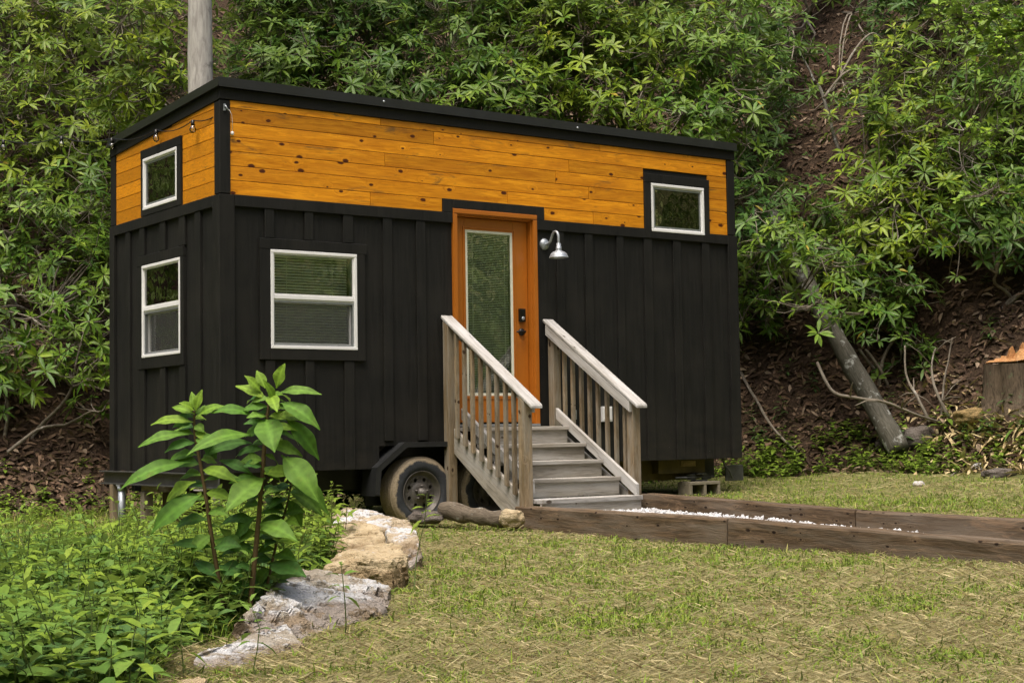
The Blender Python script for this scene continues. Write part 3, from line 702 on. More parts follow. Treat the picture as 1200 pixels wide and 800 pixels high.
def wheel_parts(w, c):
    R_, wd = .335, .205; x, y, z = c
    prof = [(.205, .0), (.212, -.012), (.245, -.020), (.285, -.020), (.308, -.013), (.321, .0)]
    tread = []
    n = 7; gw = .012
    y0, y1 = .004, wd-.004
    for i in range(n):
        a = y0+(y1-y0)*i/n; b_ = y0+(y1-y0)*(i+1)/n
        tread += [(R_-.012, a), (R_-.012, a+gw*.4), (R_, a+gw*.6), (R_, b_-gw*.1)]
    prof = prof+tread+[(.321, wd), (.285, wd+.018), (.205, wd)]
    m = MB(); m.lathe(prof, (x, y, z), 1, 64); m.obj('tyre', M['tyre'], w)
    m = MB()
    m.lathe([(.208, .004), (.206, -.008), (.198, -.010), (.190, .004), (.178, .020), (.168, .034), (.160, .036)], (x, y, z), 1, 48)
    ns = 8; r1, r2, rh = .092, .160, .020                       # disc with eight round holes
    V = []; F = []
    for k in range(ns):
        a0 = 2*math.pi*k/ns; a1 = a0+2*math.pi/ns; am = (a0+a1)/2; o = len(V); out = []
        for i in range(5): out.append((r2, a0+(a1-a0)*i/4))
        out += [(.126, a1)]
        for i in range(5): out.append((r1, a1-(a1-a0)*i/4))
        out += [(.126, a0)]
        P2 = [(r_*math.cos(a), r_*math.sin(a)) for r_, a in out]; cx, cz = .126*math.cos(am), .126*math.sin(am)
        H = []
        for p in P2:
            v = (p[0]-cx, p[1]-cz); l = math.hypot(*v); H.append((cx+v[0]/l*rh, cz+v[1]/l*rh))
        nn = len(P2)
        V += [(x+p[0], y+.036-(.010 if math.hypot(*p) < .1 else 0), z+p[1]) for p in P2]+[(x+h[0], y+.032, z+h[1]) for h in H]+[(x+h[0], y+.050, z+h[1]) for h in H]
        for i in range(nn):
            j = (i+1) % nn; F.append((o+i, o+j, o+nn+j, o+nn+i)); F.append((o+nn+i, o+nn+j, o+2*nn+j, o+2*nn+i))
    m.add(V, F, None, False)
    m.lathe([(.093, .026), (.075, .014), (.05, .014), (.046, .014)], (x, y, z), 1, 32)
    m.lathe([(.2, .07), (.0, .07)], (x, y, z), 1, 32)
    m.obj('rim', M['rim'], w, flip=False)
    m = MB(); m.lathe([(.046, .014), (.046, -.012), (.040, -.020), (.033, -.022), (.032, -.048), (.026, -.056), (0, -.058)], (x, y, z), 1, 24)
    for k in range(5):
        a = 2*math.pi*k/5+.3; m.lathe([(0, -.012), (.010, -.011), (.011, .016)], (x+.062*math.cos(a), y, z+.062*math.sin(a)), 1, 6)
    m.obj('hub', M['rim'], w)
def copy_tree(o, parent=None):
    c = o.copy(); COL.objects.link(c)
    if parent is not None: c.parent = parent
    for ch in list(o.children): copy_tree(ch, c)
    return c
w1 = empty('wheel', (1.983, -.052, .315), None, None); w1.parent = house
wheel_parts(w1, (1.983, -.052, .315))
w2 = copy_tree(w1, house); w2.location = (2.765, -.052, .315); w2.rotation_euler = (0, 1.1, 0)

# supports and block under the house
t = empty('support_post', (-.04, 2.26, .0), 'brown wooden post beside the steel pipe under the end beam', 'post'); g0 = float(ground(-.04, 2.2))
m = MB(); m.beam((-.06, 2.30, g0-.1), (-.06, 2.30, .416), .085, .085, up=(0, 1, 0)); m.obj('post', M['wood_brown'], t, .004)
t = empty('jack_pipe', (-.05, 2.14, 0), 'grey steel pipe jack beside the brown post under the end beam', 'jack')
m = MB(); m.tube([(-.06, 2.13, g0-.1), (-.06, 2.13, .40)], .036, 16); m.obj('pipe', M['galv'], t)
m = MB(); m.tube([(-.06, 2.13, .40), (-.06, 2.13, .36)], .043, 16); m.box(-.10, -.02, 2.08, 2.18, .401, .417); m.obj('top_plate', M['galv'], t)
t = empty('crib_stack', (.1, 1.55, 0), 'stack of short timber blocks under the middle of the end beam', 'timber stack'); g1 = float(ground(0, 1.55))
m = MB(); m.box(-.02, .34, 1.36, 1.75, .355, .416); m.obj('timber_block', M['wood_brown'], t, .004)
m = MB(); m.box(-.05, .04, 1.60, 1.70, g1-.1, .354); m.obj('timber_block', M['wood_brown'], t, .004)
m = MB(); m.box(.12, .42, 1.15, 1.58, g1-.1, .354); m.obj('timber_block', M['olive_beam'], t, .006)
gb = float(ground(5.6, .1))
t = empty('concrete_block', (5.58, .08, gb), 'hollow concrete block lying under the jack at the far end of the house', 'block')
m = MB(); zb0, zb1 = gb-.03, gb+.15
for x0, x1 in ((5.36, 5.40), (5.565, 5.60), (5.765, 5.80)): m.box(x0, x1, -.0, .19, zb0, zb1-.034)
m.box(5.36, 5.80, -.002, .192, zb1-.0335, zb1); m.box(5.36, 5.80, -.001, .191, zb0-.03, zb0-.001); m.obj('block', M['concrete'], t, .004)
t = empty('scissor_jack', (5.6, .1, gb+.15), 'dark scissor jack on the concrete block under the house', 'jack')
m = MB(); zt, zl = .398, zb1+.002; zm = (zt+zl)/2; m.box(5.50, 5.66, .05, .14, zl, zl+.018); m.box(5.52, 5.64, .05, .14, zt-.016, zt); m.obj('base_plate', M['black_metal'], t)
for sg in (-1, 1): m = MB(); m.beam((5.58+sg*.05, .1, zl+.02), (5.58+sg*.17, .1, zm), .04, .018, up=(0, 1, 0)); m.beam((5.58+sg*.17, .1, zm), (5.58+sg*.05, .1, zt-.018), .04, .018, up=(0, 1, 0)); m.obj('arm', M['black_metal'], t)
m = MB(); m.tube([(5.25, .1, zm), (5.80, .1, zm)], .011, 8); m.obj('screw', M['beam'], t)

# ------------------------------------------------------------------ wooden stairs
st = empty('wooden_stairs', (2.9, -.75, 0), 'weathered grey wooden stairs with two slatted railings climbing to the orange door', 'stairs')
XL, XR, PW = 2.245, 3.485, .089
capz = lambda y: 1.962+.6195*(y+.04)       # top of the handrail along the run
noz = [(.914, -.42), (.752, -.685), (.596, -.94), (.440, -1.195), (.272, -1.455)]
for i, (z, yn) in enumerate(noz):
    yb = -.03 if i == 0 else noz[i-1][1]+.028
    x0, x1 = (XL+PW+.045, XR-.045) if i < 4 else (XL+PW+.008, XR-.004)
    m = MB()
    if i < 4:
        mid = (yn+yb)/2; m.box(x0, x1, yn, mid-.003, z-.036, z); m.box(x0, x1, mid+.003, yb, z-.036, z)
    else: m.box(x0, x1, yn, -1.24+.02, z-.04, z)
    m.obj('tread', M['wood_grey'] if i < 4 else M['wood_silver'], st, .005)
    m = MB(); zlow = noz[i+1][0] if i < 4 else .04
    m.box(x0+.003, x1-.003, yn+.026, yn+.05, zlow+.002, z-.0365); m.obj('riser', M['wood_grey'], st, .003)
for side, x in ((0, XL), (1, XR)):
    for yb, ztp in ((-.04, None), (-1.235, None)):
        y0 = yb-PW; gz = float(ground(x, y0))-.12
        m = MB(); n0 = len(m.v); m.box(x, x+PW, y0, yb, gz, 2)
        for k in range(len(m.v)):
            v = m.v[k]
            if v[2] > 1.9: m.v[k] = (v[0], v[1], capz(v[1])-.041)
        m.obj('post', M['wood_brown'], st, .004)
    inner = (x+PW+.001, x+PW+.039) if side == 0 else (x-.039, x-.001)
    m = MB(); y0, y1 = -1.318, -.05
    m.prism([(y0, capz(y0)-.041), (y1, capz(y1)-.041), (y1, capz(y1)-.140), (y0, capz(y0)-.140)], 0, *inner); m.obj('rail_board', M['wood_silver'], st, .004)
    m = MB(); y0, y1 = -1.43, -.012; xc = (inner[1]+x)/2 if side == 0 else (inner[0]+x+PW)/2
    n = 8; pr = []
    m.prism([(y0, capz(y0)-.038), (y1, capz(y1)-.038), (y1, capz(y1)), (y0+.012, capz(y0)+.006), (y0, capz(y0)-.012)], 0, xc-.066, xc+.066); m.obj('handrail', M['wood_silver'], st, .009)
    stz = lambda y: .905+.555*(y+.13)
    m = MB(); sx = (x+.052, x+.088) if side == 0 else (x+.002, x+.038)
    m.prism([(-.132, stz(-.132)), (-.132, stz(-.132)-.235), (-1.10, .03), (-1.232, .03), (-1.232, stz(-1.232))], 0, *sx); m.obj('stringer', M['wood_grey'], st, .004)
    kz = lambda y: 1.045+.600*(y+.28); y0, y1 = -1.40 if side else -1.30, -.20
    m = MB(); m.prism([(y0, kz(y0)), (y1, kz(y1)), (y1, kz(y1)-.105), (y0, kz(y0)-.115)], 0, *((inner[0]+.001, inner[1]) if side == 0 else (inner[0], inner[1]-.001))); m.obj('skirt_board', M['wood_silver'], st, .004)
    bx = (x+.012, x+.047) if side == 0 else (x+.042, x+.077)
    for k in range(8):
        yc = -.13-(1.235-.13)*(k+.75)/8.5+random.uniform(-.004, .004); ya, yb = yc-.0175, yc+.0175
        bz = (lambda y: stz(y)-.03-random.uniform(0, .015)) if side == 0 else (lambda y: kz(y)-.09)
        m = MB(); m.box(bx[0], bx[1], ya, yb, 0, 2); z0, z1 = bz(yb), 0
        for q in range(len(m.v)):
            v = m.v[q]; tp = v[2] > 1
            m.v[q] = (v[0], v[1], capz(v[1])-.041 if tp else z0-(.0 if v[1] > yc else .012))
        m.obj('baluster', M['wood_brown'], st, .003)
# ------------------------------------------------------------------ path edged with timbers
def timber(label, p0, p1, zt0, zt1, w, h, mat='tie'):
    me = MB(); P0, P1 = Vector(p0), Vector(p1); n = 26
    a = (P1-P0).normalized(); r = Vector((-a.y, a.x)); V = []; lc = []; ln = (P1-P0).length
    ring = [(-.5, -1), (0, -1), (.5, -1), (.5, -.66), (.5, -.33), (.5, -.06), (.44, 0), (.15, 0), (-.15, 0), (-.44, 0), (-.5, -.06), (-.5, -.33), (-.5, -.66)]
    for i in range(n+1):
        p = P0+(P1-P0)*i/n; z = zt0+(zt1-zt0)*i/n
        for k, (u_, v_) in enumerate(ring):
            j = mnoise.noise(Vector((p.x*3+k*1.7, p.y*3, u_*4+zt0*9)))*.009+mnoise.noise(Vector((p.x*11+k*3.1, p.y*11, u_*9)))*.004
            q = p+r*(u_*w+j*(1 if abs(u_) > .3 else 0)); zz = z+v_*h+(j if v_ > -.2 else 0)
            V.append((q.x, q.y, zz)); lc.append((ln*i/n, u_*w, v_*h))
    m_ = len(ring); F = [(i*m_+k, i*m_+(k+1) % m_, (i+1)*m_+(k+1) % m_, (i+1)*m_+k) for i in range(n) for k in range(m_)]
    F += [tuple(range(m_-1, -1, -1)), tuple(n*m_+k for k in range(m_))]
    me.add(V, F, lc); e = ((p0[0]+p1[0])/2, (p0[1]+p1[1])/2, min(zt0, zt1)-h)
    o = me.obj('path_timber', M[mat], None, 0, e); return tag(o, label, 'timber', 'old timbers edging the gravel path')
timber('brown timber on the near side of the gravel path, butted against the rotting log', (2.30, -1.22), (2.29, -3.905), .215, .200, .18, .24)
timber('long dark timber on the near side of the gravel path, past the joint', (2.29, -3.92), (2.28, -9.6), .198, .086, .18, .26)
timber('timber on the far side of the gravel path, touching the right stair post', (3.62, -1.36), (3.63, -3.93), .282, .208, .17, .24)
timber('timber on the far side of the gravel path, past the joint', (3.63, -3.945), (3.63, -9.6), .205, .147, .17, .24)
xs = np.linspace(2.385, 3.54, 12); ys = np.linspace(-9.5, -1.3, 60); gx, gy = np.meshgrid(xs, ys)
pz = lambda y: .150+np.interp(y, [-8, -5, -3, -1.4], [-.21, -.125, -.052, -.016])
V = np.stack([gx, gy, pz(gy)-.02], -1).reshape(-1, 3); i = (np.arange(59)[:, None]*12+np.arange(11)[None]).ravel()
tag(link('path', np_mesh('path', V, np.stack([i, i+1, i+13, i+12], 1)), M['gravel']), kind='structure')
n = 6200; cu = np.array([[1, 0, 0], [-1, 0, 0], [0, 1, 0], [0, -1, 0], [0, 0, 1], [0, 0, -1]], float)
ct = np.array([[0, 2, 4], [2, 1, 4], [1, 3, 4], [3, 0, 4], [2, 0, 5], [1, 2, 5], [3, 1, 5], [0, 3, 5]])
px = rng.uniform(2.40, 3.53, n); py = -1.47-8.0*rng.random(n)**1.3; sz = rng.uniform(.010, .022, n)
A = rng.normal(size=(n, 3, 3)); Q, _ = np.linalg.qr(A)
V = (cu[None]*(sz[:, None, None]*rng.uniform(.7, 1.3, (n, 6, 1))))@Q + np.stack([px, py, pz(py)+rng.uniform(-.012, .016, n)+.022*np.maximum(0, fbm(px*4, py*4)-.45)*2], 1)[:, None]
tag(link('gravel', np_mesh('gravel', V.reshape(-1, 3), (ct[None]+6*np.arange(n)[:, None, None]).reshape(-1, 3), smooth=False), M['gravel']), kind='stuff')
# ------------------------------------------------------------------ stones
def hull_rock(label, pts, d, back=.3, mat='rock_tan', amp=.02, cuts=5, name='border_rock', cat='rock', group=None, seed=0, sink=.06):
    """angular stone: (x, y, extra depth) sighted points give its front and top; it is hulled back and down into the soil"""
    P3 = []
    for q in pts:
        p = at(q[0], q[1], d+(q[2] if len(q) > 2 else 0)); P3.append(Vector(p)); b = Vector((p[0]+F2[0]*back, p[1]+F2[1]*back, p[2]))
        P3.append(b)
        for w in (p, b): P3.append(Vector((w[0], w[1], min(w[2], float(ground(w[0], w[1]))-sink))))
    bm = bmesh.new()
    for p in P3: bm.verts.new(p)
    r = bmesh.ops.convex_hull(bm, input=bm.verts)
    bmesh.ops.delete(bm, geom=[g for g in r['geom_interior'] if isinstance(g, bmesh.types.BMVert)], context='VERTS')
    bmesh.ops.dissolve_limit(bm, angle_limit=.15, verts=bm.verts, edges=bm.edges)
    bmesh.ops.bevel(bm, geom=list(bm.edges), offset=.008, segments=1, affect='EDGES')
    bmesh.ops.triangulate(bm, faces=bm.faces)
    for _ in range(6):
        es = [e for e in bm.edges if e.calc_length() > .022]
        if not es: break
        bmesh.ops.subdivide_edges(bm, edges=es, cuts=1); bmesh.ops.triangulate(bm, faces=bm.faces)
    bm.normal_update(); o = Vector((seed*3.1, seed*1.3, seed))
    mv = []
    for v in bm.verts:
        c = v.co+o
        w = c+Vector((mnoise.noise(c*5), mnoise.noise(c*5+Vector((3, 1, 7))), mnoise.noise(c*5+Vector((8, 2, 1)))))*.06
        q = Matrix.Rotation(.6+seed, 3, Vector((.5, .3, .8)))@w
        a = mnoise.noise(c*3.2)*1.0+(mnoise.cell(q*5.5)-.0)*.95+(mnoise.cell(q*13)-.0)*.5+mnoise.noise(c*24)*.35+mnoise.noise(c*55)*.2
        a -= max(0, abs(mnoise.noise(Vector((c.x*3, c.y*3, c.z*16))))*-1+.06)*9
        mv.append(v.normal*a*amp)
    for v, k in zip(bm.verts, mv): v.co += k
    bmesh.ops.recalc_face_normals(bm, faces=bm.faces)
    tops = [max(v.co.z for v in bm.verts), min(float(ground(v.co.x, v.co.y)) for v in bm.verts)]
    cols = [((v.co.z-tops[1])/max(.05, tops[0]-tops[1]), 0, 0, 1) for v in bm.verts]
    me = bpy.data.meshes.new(name); bm.to_mesh(me); bm.free()
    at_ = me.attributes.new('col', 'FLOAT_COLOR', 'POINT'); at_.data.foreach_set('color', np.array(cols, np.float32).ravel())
    me.polygons.foreach_set('use_smooth', [True]*len(me.polygons)); me.set_sharp_from_angle(angle=math.radians(22))
    c = sum(P3, Vector())/len(P3)
    for v in me.vertices: v.co = Vector((c.x+(v.co.x-c.x)*.955, c.y+(v.co.y-c.y)*.955, v.co.z))
    return tag(link(name, me, M[mat], None, 0, (c.x, c.y, float(ground(c.x, c.y)))), label, cat, group)
GR = 'rocks edging the weedy bed'
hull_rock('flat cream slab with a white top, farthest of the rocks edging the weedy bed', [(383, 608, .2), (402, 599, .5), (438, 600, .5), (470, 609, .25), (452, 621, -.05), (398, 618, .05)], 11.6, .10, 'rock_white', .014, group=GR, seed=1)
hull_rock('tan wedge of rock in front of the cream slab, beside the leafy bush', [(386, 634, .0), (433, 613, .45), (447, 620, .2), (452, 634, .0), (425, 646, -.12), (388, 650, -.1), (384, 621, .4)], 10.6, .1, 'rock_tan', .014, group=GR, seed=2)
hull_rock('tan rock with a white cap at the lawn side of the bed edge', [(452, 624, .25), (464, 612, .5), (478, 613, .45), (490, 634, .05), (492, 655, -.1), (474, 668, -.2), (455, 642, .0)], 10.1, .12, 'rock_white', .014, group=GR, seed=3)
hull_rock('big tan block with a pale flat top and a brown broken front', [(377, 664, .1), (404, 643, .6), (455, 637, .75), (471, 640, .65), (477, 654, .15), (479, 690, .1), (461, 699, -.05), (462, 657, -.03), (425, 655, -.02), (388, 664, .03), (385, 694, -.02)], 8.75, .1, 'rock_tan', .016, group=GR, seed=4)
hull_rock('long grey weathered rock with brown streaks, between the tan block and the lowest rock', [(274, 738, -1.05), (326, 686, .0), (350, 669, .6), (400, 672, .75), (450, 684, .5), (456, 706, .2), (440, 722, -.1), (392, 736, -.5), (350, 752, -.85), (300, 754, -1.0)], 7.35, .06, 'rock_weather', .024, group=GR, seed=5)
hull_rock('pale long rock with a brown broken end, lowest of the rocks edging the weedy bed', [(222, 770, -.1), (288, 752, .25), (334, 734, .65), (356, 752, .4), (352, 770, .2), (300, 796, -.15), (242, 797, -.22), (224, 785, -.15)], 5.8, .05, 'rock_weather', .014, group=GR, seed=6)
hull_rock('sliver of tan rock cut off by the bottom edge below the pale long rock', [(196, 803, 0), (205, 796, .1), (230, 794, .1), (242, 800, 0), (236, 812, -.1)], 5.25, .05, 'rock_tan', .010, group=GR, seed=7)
def boulder(label, px, py, d, rx, ry, rz, mat, name='stone', amp=.16, seed=0, rot=0, group=None, freq=1.6):
    if d is None: g = G(px, py+rz*60); c = np.array([g[0]+F2[0]*ry*.5, g[1]+F2[1]*ry*.5, g[2]+rz*.62])
    else: c = at(px, py, d)
    bm = bmesh.new(); bmesh.ops.create_icosphere(bm, subdivisions=4, radius=1); o = Vector((seed*7.7, seed, -seed*2.1))
    for v in bm.verts:
        n = v.co.normalized(); a = mnoise.noise(n*freq+o)*1.6+abs(mnoise.noise(n*3.3+o))*.9+mnoise.noise(n*9+o)*.25
        p = n*(1+amp*a); p = Vector([math.copysign(abs(q)**.85, q) for q in p])
        v.co = Vector((p.x*rx, p.y*ry, p.z*rz))
    bmesh.ops.rotate(bm, cent=(0, 0, 0), matrix=Matrix.Rotation(rot-YAW, 3, 'Z'), verts=bm.verts); bmesh.ops.translate(bm, vec=Vector(c), verts=bm.verts)
    me = bpy.data.meshes.new(name); bm.to_mesh(me); bm.free(); me.polygons.foreach_set('use_smooth', [True]*len(me.polygons))
    at_ = me.attributes.new('col', 'FLOAT_COLOR', 'POINT'); at_.data.foreach_set('color', np.tile(np.array([.75, 0, 0, 1], np.float32), len(me.vertices)))
    return tag(link(name, me, M[mat], None, 0, (c[0], c[1], c[2]-rz*.7)), label, 'stone', group)
boulder('round tan stone against the log at the end of the near timber', 600, 607, 13.35, .10, .09, .078, 'rock_tan', seed=1)
boulder('flat grey brown stone in front of the trailer wheel beside the log', 500, 606, 13.7, .15, .10, .055, 'rock_grey', seed=2)
boulder('dark grey boulder at the foot of the leaning log', 1079, 517, None, .19, .16, .15, 'rock_grey', seed=3)
boulder('small grey stone left of the foot of the leaning log', 1036, 523, None, .09, .08, .08, 'rock_grey', seed=4)
boulder('mossy tan rock lying on the wood chips below the stump', 1150, 489, None, .30, .16, .10, 'rock_moss', seed=5)
boulder('small white stone at the edge of the lawn below the stump', 1147, 549, None, .095, .06, .05, 'rock_white', seed=6)
boulder('flat grey stone beside the small white stone below the stump', 1172, 556, None, .20, .10, .06, 'rock_grey', seed=7, rot=.4)
boulder('tiny pale stone lying in the bare soil at the lawn edge', 1077, 568, None, .06, .05, .035, 'rock_white', seed=8)

# ------------------------------------------------------------------ logs, stump and dead branches
def jit_tube(m, pts, rad, seg, amp, seed=0):
    n0 = len(m.v); m.tube(pts, rad, seg)
    for i in range(n0, len(m.v)):
        v = Vector(m.v[i]); q = v*3+Vector((seed*5, seed, 0)); k = (Vector((mnoise.noise(q), mnoise.noise(q+Vector((9, 0, 0))), mnoise.noise(q+Vector((0, 9, 0)))))+.5*Vector((mnoise.noise(q*4), mnoise.noise(q*4+Vector((7, 0, 0))), mnoise.noise(q*4+Vector((0, 7, 0))))))*amp
        m.v[i] = tuple(v+k)
m = MB(); a = at(517, 595, 13.75); b = at(548, 604, 13.6); jit_tube(m, lerp_pts([a, (a+b)/2+np.array([0, 0, .01]), b], 14), [.055+.03*math.sin(i/14*2.6) for i in range(15)], 18, .016, 1)
m2 = MB(); a2 = at(541, 603, 13.62); b2 = at(606, 610, 13.46); jit_tube(m2, lerp_pts([a2, (a2+b2)/2+np.array([0, 0, -.005]), b2], 26), [.066+.008*math.sin(i*.8) for i in range(27)], 24, .024, 2)
lg = empty('rotting_log', a2-np.array([0, 0, .1]), 'rotting grey brown log with a broken end lying in front of the trailer wheels', 'log')
m2.obj('log', M['log'], lg); m.obj('broken_end', M['log'], lg)

m = MB(); b0 = at(1054, 528, 18.4); b2 = at(903, 252, 20.6); b1 = b0*.5+b2*.5+np.array([0, 0, -.03])
pts = lerp_pts([b0, b1, b2], 40); jit_tube(m, pts, [(.135-.04*i/40) for i in range(41)], 18, .02, 3)
ll = tag(m.obj('leaning_log', M['grey_log'], None, 0, b0-np.array([0, 0, .15])), 'grey barkless log with pale lichen spots leaning up the bank under the rhododendrons', 'log')
def stick(label, pts, r0, r1, mat='stem', name='dead_branch', group='dead branches on the bank', twigs=0):
    q = [at(*p) for p in pts]; m = MB(); n = 26; c = lerp_pts(q, n); jit_tube(m, c, [r0+(r1-r0)*i/n for i in range(n+1)], 7, r0*.5, len(pts)+pts[0][0])
    for _ in range(twigs):
        i = random.randint(5, n-2); p = c[i]; d_ = Vector((random.uniform(-1, 1), random.uniform(-1, 1), random.uniform(-.2, 1))).normalized()*random.uniform(.2, .5)
        m.tube([p, p+d_*.5+Vector((0, 0, .03)), p+d_], [r1*.9, r1*.7, r1*.4], 5)
    return tag(m.obj(name, M[mat], None, 0, q[0]), label, 'branch', group)
stick('curved brown dead branch sweeping right across the front of the leaning log', [(958, 425, 18.7), (975, 458, 18.3), (1005, 466, 18.1), (1040, 472, 18.1), (1075, 486, 18.2), (1108, 496, 18.5)], .020, .013, twigs=3)
stick('dark brown branch lying on the leaf litter beside the right end of the house', [(866, 432, 20.9), (884, 465, 20.2), (905, 500, 19.6), (934, 530, 19.2)], .020, .016)
stick('upright bare stick standing on the bank left of the stump', [(1103, 494, 18.6), (1106, 450, 18.7), (1116, 396, 18.9)], .016, .009, twigs=2)
stick('forked brown stick leaning left on the bank behind the curved branch', [(1090, 494, 18.5), (1075, 465, 18.6), (1062, 440, 18.8), (1060, 405, 18.9)], .021, .010, twigs=4)
stick('crooked bare branch in the middle of the bank sticks left of the upright one', [(1112, 490, 18.5), (1098, 460, 18.6), (1092, 430, 18.8), (1096, 408, 18.9)], .022, .009, twigs=3)
stick('thin pale twig lying on the soil at the right lawn edge', [(1095, 570, 17.0), (1108, 562, 17.2), (1120, 553, 17.5)], .012, .007)
stick('silvery dead stem hanging in the dark hollow above the right end of the house', [(986, 188, 21.4), (975, 150, 21.8), (963, 108, 22.2), (958, 98, 22.4)], .030, .018, 'grey_log')
stick('thin silvery dead stem high in the dark hollow, above the thicker one', [(955, 96, 22), (947, 80, 22.3), (940, 64, 22.6)], .018, .010, 'grey_log')
stick('long bent twig arching across the top of the dark hollow', [(975, 108, 21.4), (1000, 62, 21.6), (1020, 40, 21.8), (1034, 45, 22)], .018, .012)
stick('thin brown arching twig in the middle of the dark hollow', [(965, 115, 21.2), (990, 86, 21.3), (1010, 82, 21.5), (1026, 95, 21.6)], .018, .012)

sb = G(1199, 478)
sp = empty('tree_stump', sb, 'cut tree stump with a bright orange splintered top at the right edge', 'stump')
m = MB(); sc_ = np.linalg.norm(sb-CAM)/FPX; sb = sb+np.array([F2[0], F2[1], 0])*36*sc_; seg = 40; V = []; lc = []; H = 58*sc_; R0 = 30*sc_
rows = [(-.5, 1.5), (-.15, 1.42), (0, 1.28), (.12, 1.15), (.3, 1.08), (.6, 1.0), (.95, .97)]
for h, rr in rows:
    for k in range(seg):
        a = 2*math.pi*k/seg; fl = .12*math.sin(a*5+.6)*(1.4-h)+.05*math.sin(a*11)+.035*math.sin(a*19+h*2)+.08*mnoise.noise(Vector((math.cos(a)*3, math.sin(a)*3, h*2)))
        r_ = R0*rr*(1+fl*.8); V.append((sb[0]+r_*math.cos(a), sb[1]+r_*math.sin(a), sb[2]+h*H*.9)); lc.append((h*H, r_*math.cos(a), r_*math.sin(a)))
F = [(i*seg+k, i*seg+(k+1) % seg, (i+1)*seg+(k+1) % seg, (i+1)*seg+k) for i in range(len(rows)-1) for k in range(seg)]
m.add(V, F, lc, True); m.obj('trunk', M['stump_bark'], sp)
m = MB(); V = []; c0 = np.array([sb[0], sb[1], sb[2]+H*.86])
rv = np.array([R2[0], R2[1], 0])
for rr in (1.0, .82, .6, .35, .001):
    for k in range(seg):
        a = 2*math.pi*k/seg; r_ = R0*.97*rr; p = c0+np.array([r_*math.cos(a), r_*math.sin(a), 0]); side = float(np.dot(p-c0, rv))/R0
        ht = .02+max(0, (side+.25))*.15*(1 if rr < .98 else .3)+abs(mnoise.noise(Vector((math.cos(a)*4*rr, math.sin(a)*4*rr, 3))))*.10*(rr < .98)
        V.append((p[0], p[1], p[2]+ht))
F = [(i*seg+k, i*seg+(k+1) % seg, (i+1)*seg+(k+1) % seg, (i+1)*seg+k) for i in range(4) for k in range(seg)]
m.add(V, F, [(v[2]*2, v[0], v[1]) for v in V], False); m.obj('cut_top', M['cut'], sp)
for k in range(6):
    m = MB(); o_ = (k-2.0)/6; p = Vector((c0[0]+rv[0]*R0*(.15+o_*.9), c0[1]+rv[1]*R0*(.15+o_*.9)+.05*((k*7) % 3-1), c0[2]+.01)); h = (.07, .12, .20, .24, .15, .09)[k]
    m.prism([(-.05, 0), (.055, 0), (.045, h*.55), (.012, h), (-.02, h*.8), (-.048, h*.35)], 1, -.03, .03)
    m.v = [tuple(p+Vector((v[0]*R2[0]+v[1]*F2[0], v[0]*R2[1]+v[1]*F2[1], v[2]))) for v in m.v]; m.obj('splinter', M['cut'], sp)

# ------------------------------------------------------------------ rhododendrons: branching stems carrying whorls of long leathery leaves
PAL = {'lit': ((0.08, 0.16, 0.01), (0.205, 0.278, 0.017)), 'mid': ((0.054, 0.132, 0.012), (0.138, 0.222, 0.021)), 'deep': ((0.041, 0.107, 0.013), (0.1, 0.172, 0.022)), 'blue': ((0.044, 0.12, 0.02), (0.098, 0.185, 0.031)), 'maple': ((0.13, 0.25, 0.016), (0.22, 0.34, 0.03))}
def whorls(P, A, n, L, W, pal, young=.25):
    """a ring of leaves at each point P about the axis A"""
    k = len(P); A = unit(A); R_ = unit(np.cross(A, np.array([.31, .77, .55]))); S_ = np.cross(A, R_)
    cnt = n; ph = rng.uniform(0, 6.28, k)
    B, D, N, LL, WW, C, DR = [], [], [], [], [], [], []
    c0, c1 = np.array(PAL[pal][0]), np.array(PAL[pal][1])
    tone = rng.random((k, 1)); wsz = rng.uniform(.62, 1.22, k); yy = rng.random(k) < young
    for j in range(cnt):
        keep = rng.random(k) < .9
        a = ph+2*math.pi*j/cnt+rng.normal(0, .16, k); el = rng.normal(.28, .26, k)
        d = (R_*np.cos(a)[:, None]+S_*np.sin(a)[:, None])*np.cos(el)[:, None]+A*np.sin(el)[:, None]
        nrm = A*np.cos(el)[:, None]-(R_*np.cos(a)[:, None]+S_*np.sin(a)[:, None])*np.sin(el)[:, None]
        t = np.clip(tone+rng.normal(0, .22, (k, 1)), 0, 1); c = c0*(1-t)+c1*t
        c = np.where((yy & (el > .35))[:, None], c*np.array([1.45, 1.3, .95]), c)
        c = c*rng.uniform(.85, 1.12, (k, 1)); dead = rng.random(k) < .006; c = np.where(dead[:, None], np.array([.30, .24, .03]), c)
        B.append(P[keep]+d[keep]*.012); D.append(d[keep]); N.append(nrm[keep]+rng.normal(0, .12, (keep.sum(), 3))); LL.append((L*wsz*rng.uniform(.72, 1.2, k))[keep]); WW.append((W*wsz*rng.uniform(.8, 1.2, k))[keep]); C.append(c[keep]); DR.append(rng.uniform(.12, .42, k)[keep])
    B, D, N, C = map(np.vstack, (B, D, N, C)); LL, WW, DR = map(np.concatenate, (LL, WW, DR))
    return leaves(B, D, N, LL, WW, DR, C)
